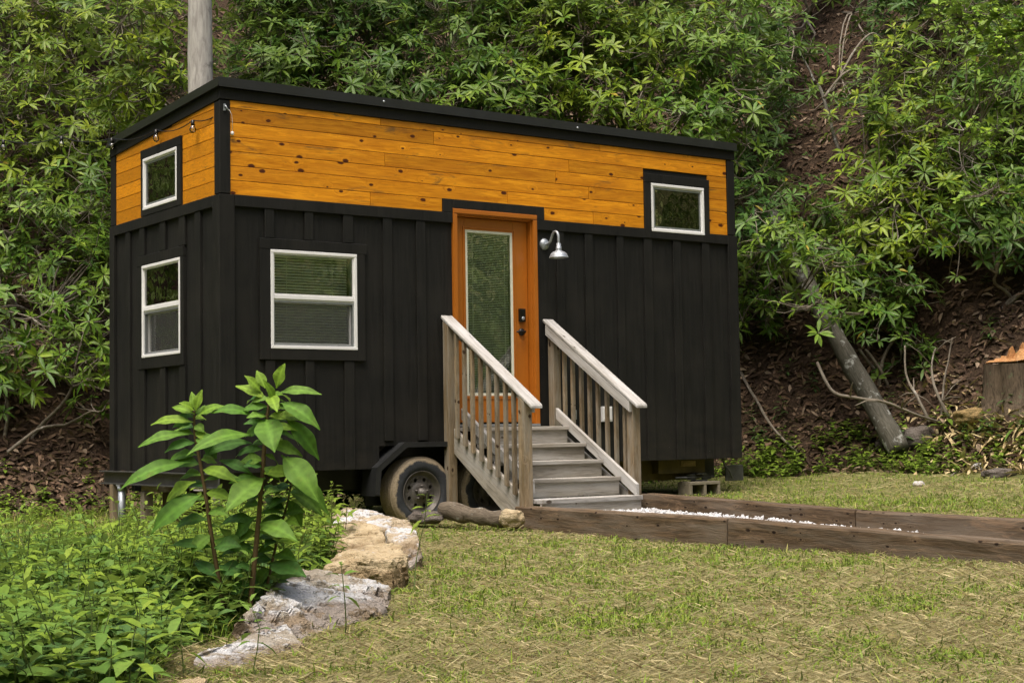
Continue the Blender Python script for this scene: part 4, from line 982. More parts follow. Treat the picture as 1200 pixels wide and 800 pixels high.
def curve_tubes(P0, P1, r0, r1, sag, nseg=5, seg=5, seed=None):
    """many thin tubes at once, from P0 to P1, bent by sag"""
    n = len(P0); T = unit(P1-P0); X = unit(np.cross(T, np.array([.2, .1, .97]))); Y = np.cross(T, X)
    wob = rng.normal(0, 1, (n, 3)); V = []
    ln = np.linalg.norm(P1-P0, axis=1)[:, None]
    for i in range(nseg+1):
        t = i/nseg; b = 4*t*(1-t); c = P0*(1-t)+P1*t+np.array([0, 0, 1.0])*sag*ln*b+wob*ln*.05*b+np.roll(wob, 1, 1)*ln*.03*math.sin(t*6.28)
        r_ = (np.broadcast_to(r0, n)*(1-t)+np.broadcast_to(r1, n)*t)[:, None]
        for k in range(seg):
            a = 2*math.pi*k/seg; V.append(c+(X*math.cos(a)+Y*math.sin(a))*r_)
    V = np.stack(V, 1); m_ = (nseg+1)*seg; Q = []
    for i in range(nseg):
        for k in range(seg):
            a, b, c, d = i*seg+k, i*seg+(k+1) % seg, (i+1)*seg+(k+1) % seg, (i+1)*seg+k; Q += [(a, b, c), (a, c, d)]
    Q = np.array(Q); return V.reshape(-1, 3), (Q[None]+m_*np.arange(n)[:, None, None]).reshape(-1, 3)
def rhodo(label, lobes, nw, pal='mid', L=.175, W=.042, name='rhododendron_bush', cat='bush', group='rhododendrons on the hillside', base=None, up=.75, leafn=9, trunk_mat='stem', clump=.27, kper=9, out=.55, rs=1.0):
    C_, R_ = [], []
    for px, py, d, rx, ry, rz in lobes:
        g = float((G(px, max(py, -60))-CAM)@_f)-.75; k = 1.0
        if (px > 872 or px < 130) and ry > .26 and name == 'rhododendron_bush' and g > d: k = 1+(g-d)/d*.8; d = d+(g-d)*.8
        C_.append(at(px, py, d)); R_.append(np.array([rx*k, ry, rz*k]))
    vol = np.array([r[0]*r[1]+r[0]*r[2] for r in R_]); share = np.maximum(1, (vol/vol.sum()*nw).astype(int))
    P, A, Cl = [], [], []
    rot = np.array([[R2[0], R2[1], 0], [F2[0], F2[1], 0], [0, 0, 1]])
    for c, r, k in zip(C_, R_, share):
        nc = max(3, k//kper)
        q = unit(rng.normal(size=(nc, 3))); q[:, 1] = np.where(rng.random(nc) < .72, -np.abs(q[:, 1]), q[:, 1]); q *= (rng.random((nc, 1))**(1/4.5))
        cc = c+(q*r)@rot; i = rng.integers(0, nc, k); p = cc[i]+rng.normal(size=(k, 3))*clump*np.array([1, 1, .62]); P.append(p); Cl.append(cc)
        ou = unit((p-c)/r.mean()); A.append(unit(ou*out+np.array([0, 0, up])+rng.normal(0, .28, (k, 3))-np.array([F2[0], F2[1], 0])*.16))
    P = np.vstack(P); A = np.vstack(A); cl = np.vstack(Cl)
    g = ground(P[:, 0], P[:, 1]); ok = P[:, 2] > g+.12
    hs = (P[:, 0] > -.35) & (P[:, 0] < L_H+.35) & (P[:, 1] < 2.5+.30) & (P[:, 2] < 4.3); ok &= ~hs; P, A = P[ok], A[ok]
    b = C_[0].copy()
    while ground(b[0], b[1]) < b[2]-1.0: b = b+np.array([F2[0], F2[1], 0])*.1
    b = np.array([b[0], b[1], float(ground(b[0], b[1]))-.1]); top = np.array([P[:, 0].mean(), P[:, 1].mean(), max(P[:, 2].mean(), b[2]+.8)])
    o = empty(name, b, label, cat, group)
    V, T, C = whorls(P, A, leafn, L, W, pal); link('crown', np_mesh('crown', V, T, C), M['rhodo'], o)
    # stems: base -> forks -> clump centres -> twigs
    nf = max(3, len(cl)//7); fk = cl[rng.integers(0, len(cl), nf)]*.55+b*.45+rng.normal(0, .15, (nf, 3))
    fk[:, 2] = np.maximum(fk[:, 2], ground(fk[:, 0], fk[:, 1])+.15)
    bb = b+rng.normal(0, .14, (nf, 3))*np.array([1, 1, 0]); v1 = curve_tubes(bb, fk, .026*rs, .017*rs, .06, 7, 6)
    j = np.argmin(np.linalg.norm(cl[:, None]-fk[None], axis=2), axis=1); v2 = curve_tubes(fk[j], cl, .015*rs, .008*rs, .05, 6, 5)
    j = np.argmin(np.linalg.norm(P[:, None]-cl[None], axis=2), axis=1); v3 = curve_tubes(cl[j], P, .008, .0045, -.10, 4, 4)
    V, T, _ = join([(v, t, np.zeros((len(v), 1))) for v, t in (v1, v2, v3)])
    link('trunk', np_mesh('trunk', V, T, None, True, V), M[trunk_mat], o); return o
L_H = 6.067
RH = [
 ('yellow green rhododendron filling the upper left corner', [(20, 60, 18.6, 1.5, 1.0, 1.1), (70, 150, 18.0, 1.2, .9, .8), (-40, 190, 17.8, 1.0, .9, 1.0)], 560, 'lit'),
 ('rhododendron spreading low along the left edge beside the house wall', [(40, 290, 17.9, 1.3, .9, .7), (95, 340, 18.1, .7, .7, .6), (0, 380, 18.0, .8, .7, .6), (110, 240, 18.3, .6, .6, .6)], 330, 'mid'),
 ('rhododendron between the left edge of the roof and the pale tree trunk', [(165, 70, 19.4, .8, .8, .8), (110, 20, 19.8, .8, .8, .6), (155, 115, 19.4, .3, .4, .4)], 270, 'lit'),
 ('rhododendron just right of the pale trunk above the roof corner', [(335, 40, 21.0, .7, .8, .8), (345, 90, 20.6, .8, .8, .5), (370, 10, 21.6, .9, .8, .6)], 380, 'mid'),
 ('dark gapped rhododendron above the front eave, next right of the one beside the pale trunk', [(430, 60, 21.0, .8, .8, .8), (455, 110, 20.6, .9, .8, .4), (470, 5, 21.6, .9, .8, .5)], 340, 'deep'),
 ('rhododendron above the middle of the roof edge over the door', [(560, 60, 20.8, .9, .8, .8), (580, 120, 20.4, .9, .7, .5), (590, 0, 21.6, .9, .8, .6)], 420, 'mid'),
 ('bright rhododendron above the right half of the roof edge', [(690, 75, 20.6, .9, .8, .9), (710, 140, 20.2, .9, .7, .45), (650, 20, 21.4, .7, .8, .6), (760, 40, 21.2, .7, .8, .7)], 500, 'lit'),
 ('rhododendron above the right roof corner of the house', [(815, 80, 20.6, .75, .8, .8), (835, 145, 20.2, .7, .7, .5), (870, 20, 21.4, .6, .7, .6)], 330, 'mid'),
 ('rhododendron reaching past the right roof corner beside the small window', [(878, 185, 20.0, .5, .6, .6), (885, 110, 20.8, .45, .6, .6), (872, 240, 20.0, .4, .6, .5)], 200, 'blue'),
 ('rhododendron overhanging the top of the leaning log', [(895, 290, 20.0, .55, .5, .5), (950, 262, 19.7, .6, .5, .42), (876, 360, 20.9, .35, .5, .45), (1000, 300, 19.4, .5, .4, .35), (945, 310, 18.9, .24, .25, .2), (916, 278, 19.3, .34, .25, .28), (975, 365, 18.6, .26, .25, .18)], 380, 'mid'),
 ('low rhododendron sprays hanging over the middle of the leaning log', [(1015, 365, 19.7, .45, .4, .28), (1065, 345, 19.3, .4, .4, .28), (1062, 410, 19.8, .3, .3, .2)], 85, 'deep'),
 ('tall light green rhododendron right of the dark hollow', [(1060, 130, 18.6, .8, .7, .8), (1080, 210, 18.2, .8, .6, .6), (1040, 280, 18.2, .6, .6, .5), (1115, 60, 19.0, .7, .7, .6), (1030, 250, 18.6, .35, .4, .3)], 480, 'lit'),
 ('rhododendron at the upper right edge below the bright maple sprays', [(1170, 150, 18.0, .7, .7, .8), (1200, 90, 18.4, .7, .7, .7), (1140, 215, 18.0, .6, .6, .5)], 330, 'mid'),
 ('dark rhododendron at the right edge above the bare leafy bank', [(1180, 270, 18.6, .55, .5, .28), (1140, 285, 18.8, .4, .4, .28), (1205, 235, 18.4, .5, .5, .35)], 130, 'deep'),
 ('shaded sparse rhododendron at the top of the dark hollow, unseen crown added to shade it', [(955, -60, 22.0, 1.1, 1.0, .6), (905, 60, 22.6, .55, .6, .6), (1045, 0, 22.8, .6, .6, .45), (930, 110, 22.6, .3, .4, .4), (1000, 120, 23.2, .3, .3, .25)], 290, 'deep'),  # lobe above the frame is added to shade the hollow
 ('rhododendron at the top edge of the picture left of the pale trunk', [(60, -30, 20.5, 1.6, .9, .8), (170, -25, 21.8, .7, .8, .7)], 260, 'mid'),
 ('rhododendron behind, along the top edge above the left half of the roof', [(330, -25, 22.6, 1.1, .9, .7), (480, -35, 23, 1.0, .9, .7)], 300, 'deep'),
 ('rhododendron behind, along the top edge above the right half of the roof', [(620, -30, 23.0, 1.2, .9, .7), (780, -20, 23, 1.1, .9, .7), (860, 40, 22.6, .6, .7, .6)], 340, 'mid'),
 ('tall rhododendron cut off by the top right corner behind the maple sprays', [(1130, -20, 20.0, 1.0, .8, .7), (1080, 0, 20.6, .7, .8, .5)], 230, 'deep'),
 ('drooping rhododendron spray low at the far left, over the dark litter', [(15, 430, 18.0, .6, .5, .3), (95, 400, 18.2, .5, .5, .3), (125, 465, 18.2, .25, .3, .35)], 85, 'mid'),
]
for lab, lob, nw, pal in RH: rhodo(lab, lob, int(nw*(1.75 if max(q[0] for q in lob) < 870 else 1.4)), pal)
rhodo('maple branch with bright lobed leaves hanging at the top right corner', [(1170, 25, 17.4, .7, .5, .22), (1120, 20, 17.5, .4, .4, .15), (1190, 65, 17.2, .4, .4, .15), (1150, 160, 17.3, .35, .3, .10), (1180, 225, 17.2, .3, .3, .06)], 210, 'maple', .085, .062, 'maple_sapling', 'tree', None, up=1.3, leafn=7, clump=.16, kper=14, out=.1, rs=.4)

# pale tree trunk behind the left end of the roof
tb = at(236, 560, 18.3); tb[2] = float(ground(tb[0], tb[1]))-.2
tr = empty('pale_tree', tb, 'pale grey tree trunk rising behind the left end of the roof', 'tree')
m = MB(); top = tb+np.array([-.05, .05, 13.5]); pts = lerp_pts([tb, (tb+top)/2+np.array([.04, 0, 0]), top], 50); jit_tube(m, pts, [.190*(1-.012*i)+.12*math.exp(-i*.7) for i in range(51)], 24, .015, 4); m.obj('trunk', M['pale_bark'], tr)
for k in range(5):
    h = .66+.07*k; p = tb*(1-h)+top*h; a = k*2.4; q = p+np.array([math.cos(a)*2.6, math.sin(a)*2.6, 1.3]); mm = MB(); mm.tube(lerp_pts([p, p*.5+q*.5+np.array([0, 0, .25]), q], 10), [.09-.007*i for i in range(11)], 8); mm.obj('limb', M['pale_bark'], tr)
cc = tb*.08+top*.92; P_ = cc+rng.normal(size=(420, 3))*np.array([1.7, 1.7, 1.0]); V, T, C = whorls(P_, rng.normal(0, .5, (420, 3))+np.array([0, 0, 1.0]), 6, .13, .07, 'mid'); link('crown', np_mesh('crown', V, T, C), M['soft'], tr)
# ------------------------------------------------------------------ leaf litter on the bank
def sample_bank(n, s0, s1, t0, t1, pw=1.6):
    s = rng.uniform(s0, s1, n); t = t0+(t1-t0)*rng.random(n)**pw; x, y = from_sd(s, t+foot(s)); return x, y
n = 62000; x, y = sample_bank(n, -7.5, 8.5, -.35, 9)
s_, d_ = to_sd(x, y); edge = d_-foot(s_); keep = rng.random(n) < np.clip((edge+.35+(fbm(x*2, y*2)-.5)*.8)/.5, 0, 1); x, y = x[keep], y[keep]; n = len(x)
B = np.stack([x, y, ground(x, y)+rng.uniform(.005, .05, n)], 1); a = rng.uniform(0, 6.28, n)
gx = (ground(x+.1, y)-ground(x-.1, y))/.2; gy = (ground(x, y+.1)-ground(x, y-.1))/.2; N = unit(np.stack([-gx, -gy, np.ones(n)], 1)+rng.normal(0, .45, (n, 3)))
D = np.stack([np.cos(a), np.sin(a), rng.normal(0, .35, n)], 1); D = unit(D-N*np.sum(D*N, 1)[:, None])
c0 = np.array([[.055, .034, .022], [.11, .068, .043], [.185, .122, .08], [.30, .225, .16]]); C = c0[rng.choice(4, n, p=[.38, .38, .18, .06])]*rng.uniform(.7, 1.25, (n, 1))
V, T, C = leaves(B, D, N, rng.uniform(.07, .17, n), rng.uniform(.025, .055, n), rng.uniform(-.3, .5, n), C, fold=.3)
tag(link('fallen_leaves', np_mesh('fallen_leaves', V, T, C), M['dry']), kind='stuff')

# ------------------------------------------------------------------ grass and straw on the lawn
BED = np.array([(4.4, -1.05), (5.4, -1.26), (6.2, -1.36), (6.9, -1.20), (8, -1.15), (9.5, -1.05), (11, -1.2), (12.5, -1.5), (14, -1.9), (17, -2.3)])
def in_bed(s, d): return s < np.interp(d, BED[:, 0], BED[:, 1])
def sample_view(n, x0=-160, x1=1360, y0=548, y1=845, pw=1.0):
    px = rng.uniform(x0, x1, n); py = y0+(y1-y0)*rng.random(n)**pw
    q = _f[None]+_r[None]*((px-600)/FPX)[:, None]-_u[None]*((py-400)/FPX)[:, None]
    t = (.05-CAM[2])/q[:, 2]; p = CAM+q*t[:, None]
    for _ in range(6): t = (ground(p[:, 0], p[:, 1])-CAM[2])/q[:, 2]; t = np.clip(t, 3, 30); p = CAM+q*t[:, None]
    return p[:, 0], p[:, 1]
xa, ya = sample_view(230000, pw=.8); sb_, db_ = rng.uniform(-7, 9, 70000), rng.uniform(4.2, 19, 70000); xb, yb = from_sd(sb_, db_)
x = np.concatenate([xa, xb]); y = np.concatenate([ya, yb]); x = x+rng.normal(0, .02, len(x)); y = y+rng.normal(0, .02, len(y))
s, d = to_sd(x, y); t = d-foot(s)
green = fbm(x*1.35+20, y*1.35+7)+.35*(vnoise(x*5, y*5)-.5)
path = (x > 2.19) & (x < 3.73) & (y < -1.0) & (y > -9.7); under = (x > .1) & (x < 6.0) & (y > .15) & (y < 2.6)
stairs_ = (x > 2.2) & (x < 3.6) & (y > -1.5) & (y < .2)
bare = (np.abs(s-6.0) < 1.6) & (t > -1.0) & (t < .2) & (fbm(x*2.2, y*2.2) > .38)
ok = ~path & ~stairs_ & ~(under & (rng.random(len(x)) < .93)) & (t < .25+(vnoise(x*2, y*2)-.5)*.7) & ~bare & ~(in_bed(s, d) & (d < 10) & (rng.random(len(x)) < .35)) & (d > 4.2)
x, y, s, d, green, t = [q[ok] for q in (x, y, s, d, green, t)]; n = len(x)
green = green+.25*(vnoise(x*11, y*11)-.5)+.12*(rng.random(len(x))-.5); gd = np.clip((green-.34)/.34, 0, 1); gd = np.where((x > 3.7), np.clip(gd+.5, 0, 1), gd); isg = rng.random(n) < np.where(fbm(x*.9+31, y*.9+2) > .56, .40, .68)+.25*gd
B = np.stack([x, y, ground(x, y)-.004], 1); a = rng.uniform(0, 6.28, n); D = np.stack([np.cos(a), np.sin(a), np.zeros(n)], 1); up = unit(np.array([0, 0, 1.0])+rng.normal(0, .32, (n, 3)))
L_ = rng.uniform(.022, .060, n)*(.85+.3*gd); tall = rng.random(n) < np.where(in_bed(s, d), .5, .03); L_ = np.where(tall, L_*np.where(in_bed(s, d), 3.2, 1.9), L_)
c0, c1, c2 = np.array([.105, .190, .012]), np.array([.25, .33, .030]), np.array([.34, .32, .09]); k = rng.random((n, 1)); C = c0*(1-k)+c1*k; y_ = rng.random((n, 1)) < .10; C = np.where(y_, c2, C)
g = isg; V1 = blades(B[g], D[g], up[g], L_[g], rng.uniform(.0035, .0075, g.sum())*(1+.03*d[g]), rng.uniform(.2, .85, g.sum()), C[g])
tag(link('grass', np_mesh('grass', *V1), M['grass']), kind='stuff')
q = ~isg; x2 = np.concatenate([x[q], x[q]+rng.normal(0, .05, q.sum())]); y2 = np.concatenate([y[q], y[q]+rng.normal(0, .05, q.sum())]); d2 = np.concatenate([d[q], d[q]]); n2 = len(x2)
okp = ~((x2 > 2.19) & (x2 < 3.73) & (y2 < -1.0)); x2, y2, d2 = x2[okp], y2[okp], d2[okp]; n2 = len(x2)
B = np.stack([x2, y2, ground(x2, y2)+rng.uniform(0, .022, n2)], 1); a = rng.uniform(0, 6.28, n2); D = np.stack([np.cos(a), np.sin(a), rng.normal(.10, .22, n2)], 1)
k = rng.random((n2, 1)); C = np.array([.30, .24, .095])*(1-k)+np.array([.68, .58, .33])*k; C = np.where(rng.random((n2, 1)) < .07, np.array([.2, .13, .07]), C)
V2 = blades(B, unit(np.cross(D, np.array([0, 0, 1.0]))), unit(D), rng.uniform(.03, .095, n2), rng.uniform(.0025, .0055, n2)*(1+.03*d2), rng.uniform(-.9, .9, n2), C)
tag(link('straw', np_mesh('straw', *V2), M['dry']), kind='stuff')

# ------------------------------------------------------------------ leafy plants
def plant_np(bx, by, h, nl, Ll, Wl, pal, lean=.25, droop=.35, whorl=1, start=.15, topk=.45, flat=.55):
    """stems with alternating leaves; arrays of plants at once; returns leaves and stems"""
    n = len(bx); b = np.stack([bx, by, ground(bx, by)-.01], 1); tip = b+np.stack([rng.normal(0, lean, n)*h, rng.normal(0, lean, n)*h, h], 1)
    V, T = curve_tubes(b, tip, np.full(n, .0035), np.full(n, .0018), .0, 4, 4)
    Bs, Ds, Ns, Ls, Ws, Cs, Dr = [], [], [], [], [], [], []
    c0, c1 = np.array(pal[0]), np.array(pal[1]); tone = rng.random((n, 1)); ph = rng.uniform(0, 6.28, n)
    for j in range(nl):
        u = start+(1-start)*(j+.5)/nl; p = b*(1-u)+tip*u
        for w in range(whorl):
            a = ph+j*(2.4 if whorl == 1 else 1.57)+w*2*math.pi/whorl+rng.normal(0, .3, n); el = .02+flat*u**3+rng.normal(0, .24, n)
            dr = np.stack([np.cos(a)*np.cos(el), np.sin(a)*np.cos(el), np.sin(el)], 1); sz = (1-.0*u)*np.interp(u, [0, .4, .75, 1], [.6, 1, .95, topk])*rng.uniform(.75, 1.2, n)
            Bs.append(p+dr*.012); Ds.append(dr); Ns.append(np.stack([-np.cos(a)*np.sin(el), -np.sin(a)*np.sin(el), np.cos(el)], 1)+rng.normal(0, .15, (n, 3)))
            Ls.append(Ll*sz*np.ones(n)); Ws.append(Wl*sz*np.ones(n)); k = np.clip(tone*.6+.55*u+rng.normal(0, .18, (n, 1))-.15, 0, 1); Cs.append(c0*(1-k)+c1*k); Dr.append(rng.uniform(.5, 1.3, n)*droop)
    return leaves(*map(np.vstack, (Bs, Ds, Ns)), np.concatenate(Ls), np.concatenate(Ws), np.concatenate(Dr), np.vstack(Cs), fold=.14, prof=((.26, .85), (.6, .9))), (V, T)
GREEN = ((.065, .150, .022), (.17, .285, .045)); LIME = ((.12, .22, .02), (.24, .34, .035)); DEEPG = ((.050, .125, .032), (.11, .20, .05))
def bed_points(n, d0, d1, smin=.40):
    d = d0+(d1-d0)*rng.random(n)**1.1; hi = np.interp(d, BED[:, 0], BED[:, 1])-.06; lo = -smin*d-.5; s = lo+(hi-lo)*rng.random(n); return from_sd(s, d)
parts, st_ = [], []
for n, d0, d1, h0, h1, nl, Ll, Wl, pal, wh in ((150, 5.5, 13, .22, .5, 8, .13, .034, LIME, 1), (480, 4.7, 10.4, .14, .34, 6, .105, .052, GREEN, 2), (300, 4.7, 10.5, .18, .40, 9, .12, .036, GREEN, 1), (250, 4.7, 9.8, .10, .28, 5, .095, .062, DEEPG, 3), (200, 4.7, 10.5, .20, .42, 6, .11, .050, LIME, 2), (300, 6.5, 12.5, .10, .26, 6, .08, .040, LIME, 2), (240, 10, 16.5, .08, .22, 5, .09, .045, LIME, 2), (150, 10, 17, .10, .25, 6, .09, .035, GREEN, 2)):
    bx, by = bed_points(n, d0, d1); den = fbm(bx*1.1+4, by*1.1); sel = (den > (.30 if d1 < 11 else .42)) & ~((bx > -.1) & (by > .1)); bx, by = bx[sel], by[sel]
    hh = rng.uniform(h0, h1, len(bx))*(.35+1.3*fbm(bx*1.3, by*1.3)); lv, sv = plant_np(bx, by, hh, nl, Ll*rng.uniform(.7, 1.45, len(bx)), Wl*rng.uniform(.75, 1.4, len(bx)), pal, whorl=wh, lean=.33, topk=.6); parts.append(lv); st_.append((*sv, np.zeros((len(sv[0]), 3))+[.09, .13, .035]))
# taller growth between the big plant and the rocks
bx, by = from_sd(rng.uniform(-2.0, -1.15, 120), rng.uniform(7.2, 11.2, 120)); lv, sv = plant_np(bx, by, rng.uniform(.35, .62, 120), 10, .105, .040, LIME, whorl=2, lean=.18); parts.append(lv); st_.append((*sv, np.zeros((len(sv[0]), 3))+[.10, .12, .03]))
V, T, C = join(parts+st_); tag(link('weeds', np_mesh('weeds', V, T, C), M['soft']), kind='stuff')
# low bright plants along the foot of the bank
s = rng.uniform(1.5, 7.5, 520); tt = rng.normal(.15, .30, 520); bx, by = from_sd(s, foot(s)+tt); den = fbm(bx*1.5+1, by*1.5+8); sel = (den > .40) & ~((s > 5.2) & (tt < -.1)) & ~((s > 5.0) & (rng.random(520) < .5)); lv, sv = plant_np(bx[sel], by[sel], rng.uniform(.06, .34, sel.sum()), 6, .10*rng.uniform(.6, 1.4, sel.sum()), .058, LIME, whorl=2)
s = rng.uniform(-6.5, -2.2, 150); tt = rng.normal(.1, .4, 150); bx2, by2 = from_sd(s, foot(s)+tt); lv2, sv2 = plant_np(bx2, by2, rng.uniform(.1, .3, 150), 6, .09, .05, LIME, whorl=2)
s = rng.uniform(2.4, 8, 90); tt = rng.uniform(.4, 3.2, 90); bx3, by3 = from_sd(s, foot(s)+tt); lv3, sv3 = plant_np(bx3, by3, rng.uniform(.1, .35, 90), 6, .13, .045, DEEPG, whorl=2)
bx4 = rng.uniform(3.9, 5.3, 60); by4 = rng.uniform(.3, 1.6, 60); lv4, sv4 = plant_np(bx4, by4, rng.uniform(.08, .2, 60), 5, .09, .05, LIME, whorl=2)
sv = [(*q, np.zeros((len(q[0]), 3))+[.09, .13, .035]) for q in (sv, sv2, sv3, sv4)]
V, T, C = join([lv, lv2, lv3, lv4]+sv); tag(link('bank_undergrowth', np_mesh('bank_undergrowth', V, T, C), M['soft']), kind='stuff')

def weed(label, px, py, h, nl, Ll, Wl, pal, whorl=1, start=.3, lean=.1, name='weed', topk=.6, group='single weeds standing clear of the bed'):
    p = G(px, py); lv, sv = plant_np(np.array([p[0]]), np.array([p[1]]), np.array([h]), nl, Ll, Wl, pal, lean, .4, whorl, start, topk)
    o = empty(name, p, label, 'weed', group); link('leaves', np_mesh('leaves', *lv), M['soft'], o); link('stem', np_mesh('stem', sv[0], sv[1]), M['greenstem'], o)
weed('thin weed with a leafy top in the lawn right of the rocks', 485, 694, .56, 5, .085, .032, LIME, 2, .72)
weed('pale slender seedling in front of the long grey rock', 404, 748, .34, 4, .10, .03, GREEN, 2, .5)
weed('tall slender seedling in front of the lowest pale rock', 304, 800, .30, 5, .075, .03, GREEN, 2, .45)
weed('small bright weed left of the lowest rock, at the bottom of the bed', 215, 800, .26, 5, .07, .035, LIME, 2, .4)
weed('broad leaved weed standing above the bed, at the left below the house end', 92, 670, .36, 7, .16, .062, GREEN, 1, .35, .05, topk=.9)
weed('tall thin weed at the far left of the bed', 22, 700, .48, 9, .085, .035, LIME, 2, .3)
weed('tall thin weed with a bare lower stem, second from the left edge', 40, 690, .52, 8, .09, .03, LIME, 2, .5)
weed('upright narrow weed among the bed leaves left of the big plant', 195, 708, .36, 8, .09, .04, LIME, 2, .3)
weed('grassy weed by the rotting log below the stairs', 507, 640, .16, 4, .06, .03, LIME, 2, .4)
weed('bright leafy shoot growing beneath the house behind the left stair post', 541, 600, .42, 5, .15, .07, LIME, 2, .55)
weed('leafy weed on the bank below the stump', 1142, 500, .4, 7, .15, .05, GREEN, 1, .25)
weed('drooping green weed at the right edge, on the wood chips', 1188, 525, .4, 8, .2, .045, GREEN, 1, .2)

# big plant with three stems: leaves sighted one by one (root, tip, width in picture units, push towards the viewer)
DP = 7.05; K = 2.413
def pp(cx, cy, dz=0.0): return at(130+cx/K, 410+cy/K, DP+dz)
bp = empty('broad_leaved_plant', G(290, 735), 'tall three-stemmed plant with very large green leaves in front of the near house corner', 'plant')
stems = [([(385, 795), (410, 560), (430, 330), (440, 200), (452, 120)], .0135, .006), ([(322, 750), (290, 560), (262, 370), (238, 240), (236, 170)], .0115, .005), ([(420, 790), (445, 650), (470, 540), (500, 430), (512, 360)], .008, .004)]
for k, (ps, r0, r1) in enumerate(stems):
    m = MB(); q = [pp(a, b, (.0, .03, .12)[k]) for a, b in ps]; c = lerp_pts(q, 30); jit_tube(m, c, [r0+(r1-r0)*i/30 for i in range(31)], 9, .002, k); m.obj('stem', M['weedstem'], bp)
def big_leaf(root, tip, w, dz=0.0, dz0=0.0, pal=0, arch=.10, face=None):
    a = Vector(pp(root[0], root[1], dz0)); b = Vector(pp(tip[0], tip[1], dz)); ax = b-a; ln = ax.length; w = w*.82/K/FPX*DP
    view = Vector((-F2[0], -F2[1], 0)); nrm = Vector((0, 0, 1))*.75+view*.75 if face is None else Vector(face)
    t = ax.normalized(); s_ = t.cross(nrm).normalized(); nr = s_.cross(t).normalized(); V = []; F = []; C = []; nu, nv = 14, 6
    c0, c1 = ((.080, .195, .022), (.135, .25, .034)) if pal == 0 else (((.13, .25, .02), (.20, .32, .035)) if pal == 1 else ((.042, .125, .022), (.07, .165, .03)))
    tn = random.random(); col = [x*(1-tn)+y*tn for x, y in zip(c0, c1)]; ph = random.uniform(0, 6)
    for i in range(nu+1):
        u_ = i/nu; wid = w*.5*(math.sin(math.pi*min(1, max(0, u_-.05)/.95)**.86)**1.2 if u_ > .05 else .03)+.0025
        mid = a+ax*u_+nr*(arch*ln*4*u_*(1-u_))
        for j in range(-nv//2, nv//2+1):
            v = j/(nv/2); wav = .10*w*math.sin(u_*15+ph+(1.5 if v > 0 else 0))*abs(v)**2*.5
            p = mid+s_*(wid*v)+nr*(abs(v)*wid*.30-.12*wid*abs(v)**3+wav); V.append(p)
            rib = 1.5 if j == 0 else (1.12 if i % 2 else .9); C.append([min(1, x*rib) for x in col])
    m1 = nv+1
    for i in range(nu):
        for j in range(nv): F += [(i*m1+j, i*m1+j+1, (i+1)*m1+j+1), (i*m1+j, (i+1)*m1+j+1, (i+1)*m1+j)]
    link('leaf', np_mesh('leaf', np.array(V), np.array(F), np.array(C)), M['soft'], bp)
for args in [((436, 192), (462, 290), 96, -.16), ((470, 122), (597, 126), 40, -.02, 0, 0, .10), ((478, 150), (591, 226), 62, -.06, 0, 0, .14), ((490, 192), (588, 312), 66, .05), ((482, 296), (588, 432), 95, -.10, 0, 0, .12), ((470, 330), (618, 470), 70, .08, 0, 0, .12),
    ((436, 360), (322, 458), 92, -.16, 0, 0, .08), ((418, 492), (528, 540), 72, -.12, 0, 0, .10), ((446, 605), (552, 640), 78, -.08, .08, 2, .08), ((412, 470), (352, 540), 62, .05, 0, 2), ((402, 186), (284, 178), 44, -.02, 0, 0, .16), ((404, 242), (212, 300), 58, -.20, 0, 0, .14), ((400, 352), (306, 312), 40, .06, 0, 2, .1),
    ((468, 108), (492, 38), 46, -.02, 0, 1, .05), ((424, 118), (378, 72), 34, -.02, 0, 1, .06), ((436, 108), (412, 58), 34, .03, 0, 1, .05), ((440, 140), (352, 102), 40, .02, 0, 1, .10), ((450, 130), (470, 176), 44, -.14, 0, 1, .1), ((462, 150), (430, 84), 30, -.06, 0, 1), ((470, 190), (555, 196), 56, .05, 0, 1, .12),
    ((225, 318), (24, 396), 62, -.10, 0, 0, .13), ((220, 238), (76, 276), 44, -.06, 0, 0, .12), ((232, 204), (112, 212), 40, .02, 0, 1, .12), ((244, 186), (322, 158), 36, .0, 0, 1, .1), ((240, 172), (258, 112), 30, 0, 0, 1, .05), ((236, 172), (192, 150), 34, -.04, 0, 1, .1), ((236, 182), (172, 162), 34, .04, 0, 1, .1), ((240, 170), (228, 118), 26, .03, 0, 1, .05),
    ((240, 372), (156, 432), 62, .05, 0, 1, .1), ((258, 408), (112, 520), 84, -.05, 0, 0, .10), ((292, 560), (368, 556), 62, -.05, 0, 2, .12), ((306, 610), (378, 640), 66, -.04, 0, 2, .12), ((300, 640), (236, 600), 46, .05, 0, 2, .1), ((246, 250), (300, 308), 60, .06, 0, 2, .1), ((262, 300), (398, 262), 56, .10, 0, 2, .12),
    ((500, 420), (540, 500), 46, .12, .12, 0), ((508, 372), (585, 350), 34, .12, .12, 1, .1), ((512, 362), (500, 300), 30, .12, .12, 1, .05), ((490, 450), (430, 420), 40, .14, .12, 2), ((395, 660), (340, 690), 52, .02, 0, 2, .1), ((400, 620), (352, 612), 42, -.06, 0, 2, .1), ((505, 400), (600, 470), 46, .10, .12, 0, .12)]:
    big_leaf(*args)
for k, (ps, n_) in enumerate(((stems[0][0], 36), (stems[1][0], 26), (stems[2][0], 22))):
    c = lerp_pts([(a, b, 0) for a, b in ps], 40)
    for i in range(n_):
        p = c[int(40*(.26+.72*i/n_))]; sg = (-1, 1)[i % 2]; ln = random.uniform(85, 140)*(1-.4*i/n_); big_leaf((p.x, p.y), (p.x+sg*ln*random.uniform(.4, 1), p.y+random.uniform(-10, 60)*(1-.6*i/n_)), random.uniform(42, 66)*(1-.35*i/n_), random.uniform(-.08, .25), (.0, .03, .12)[k], (2, 0, 0, 1)[i % 4], .13)

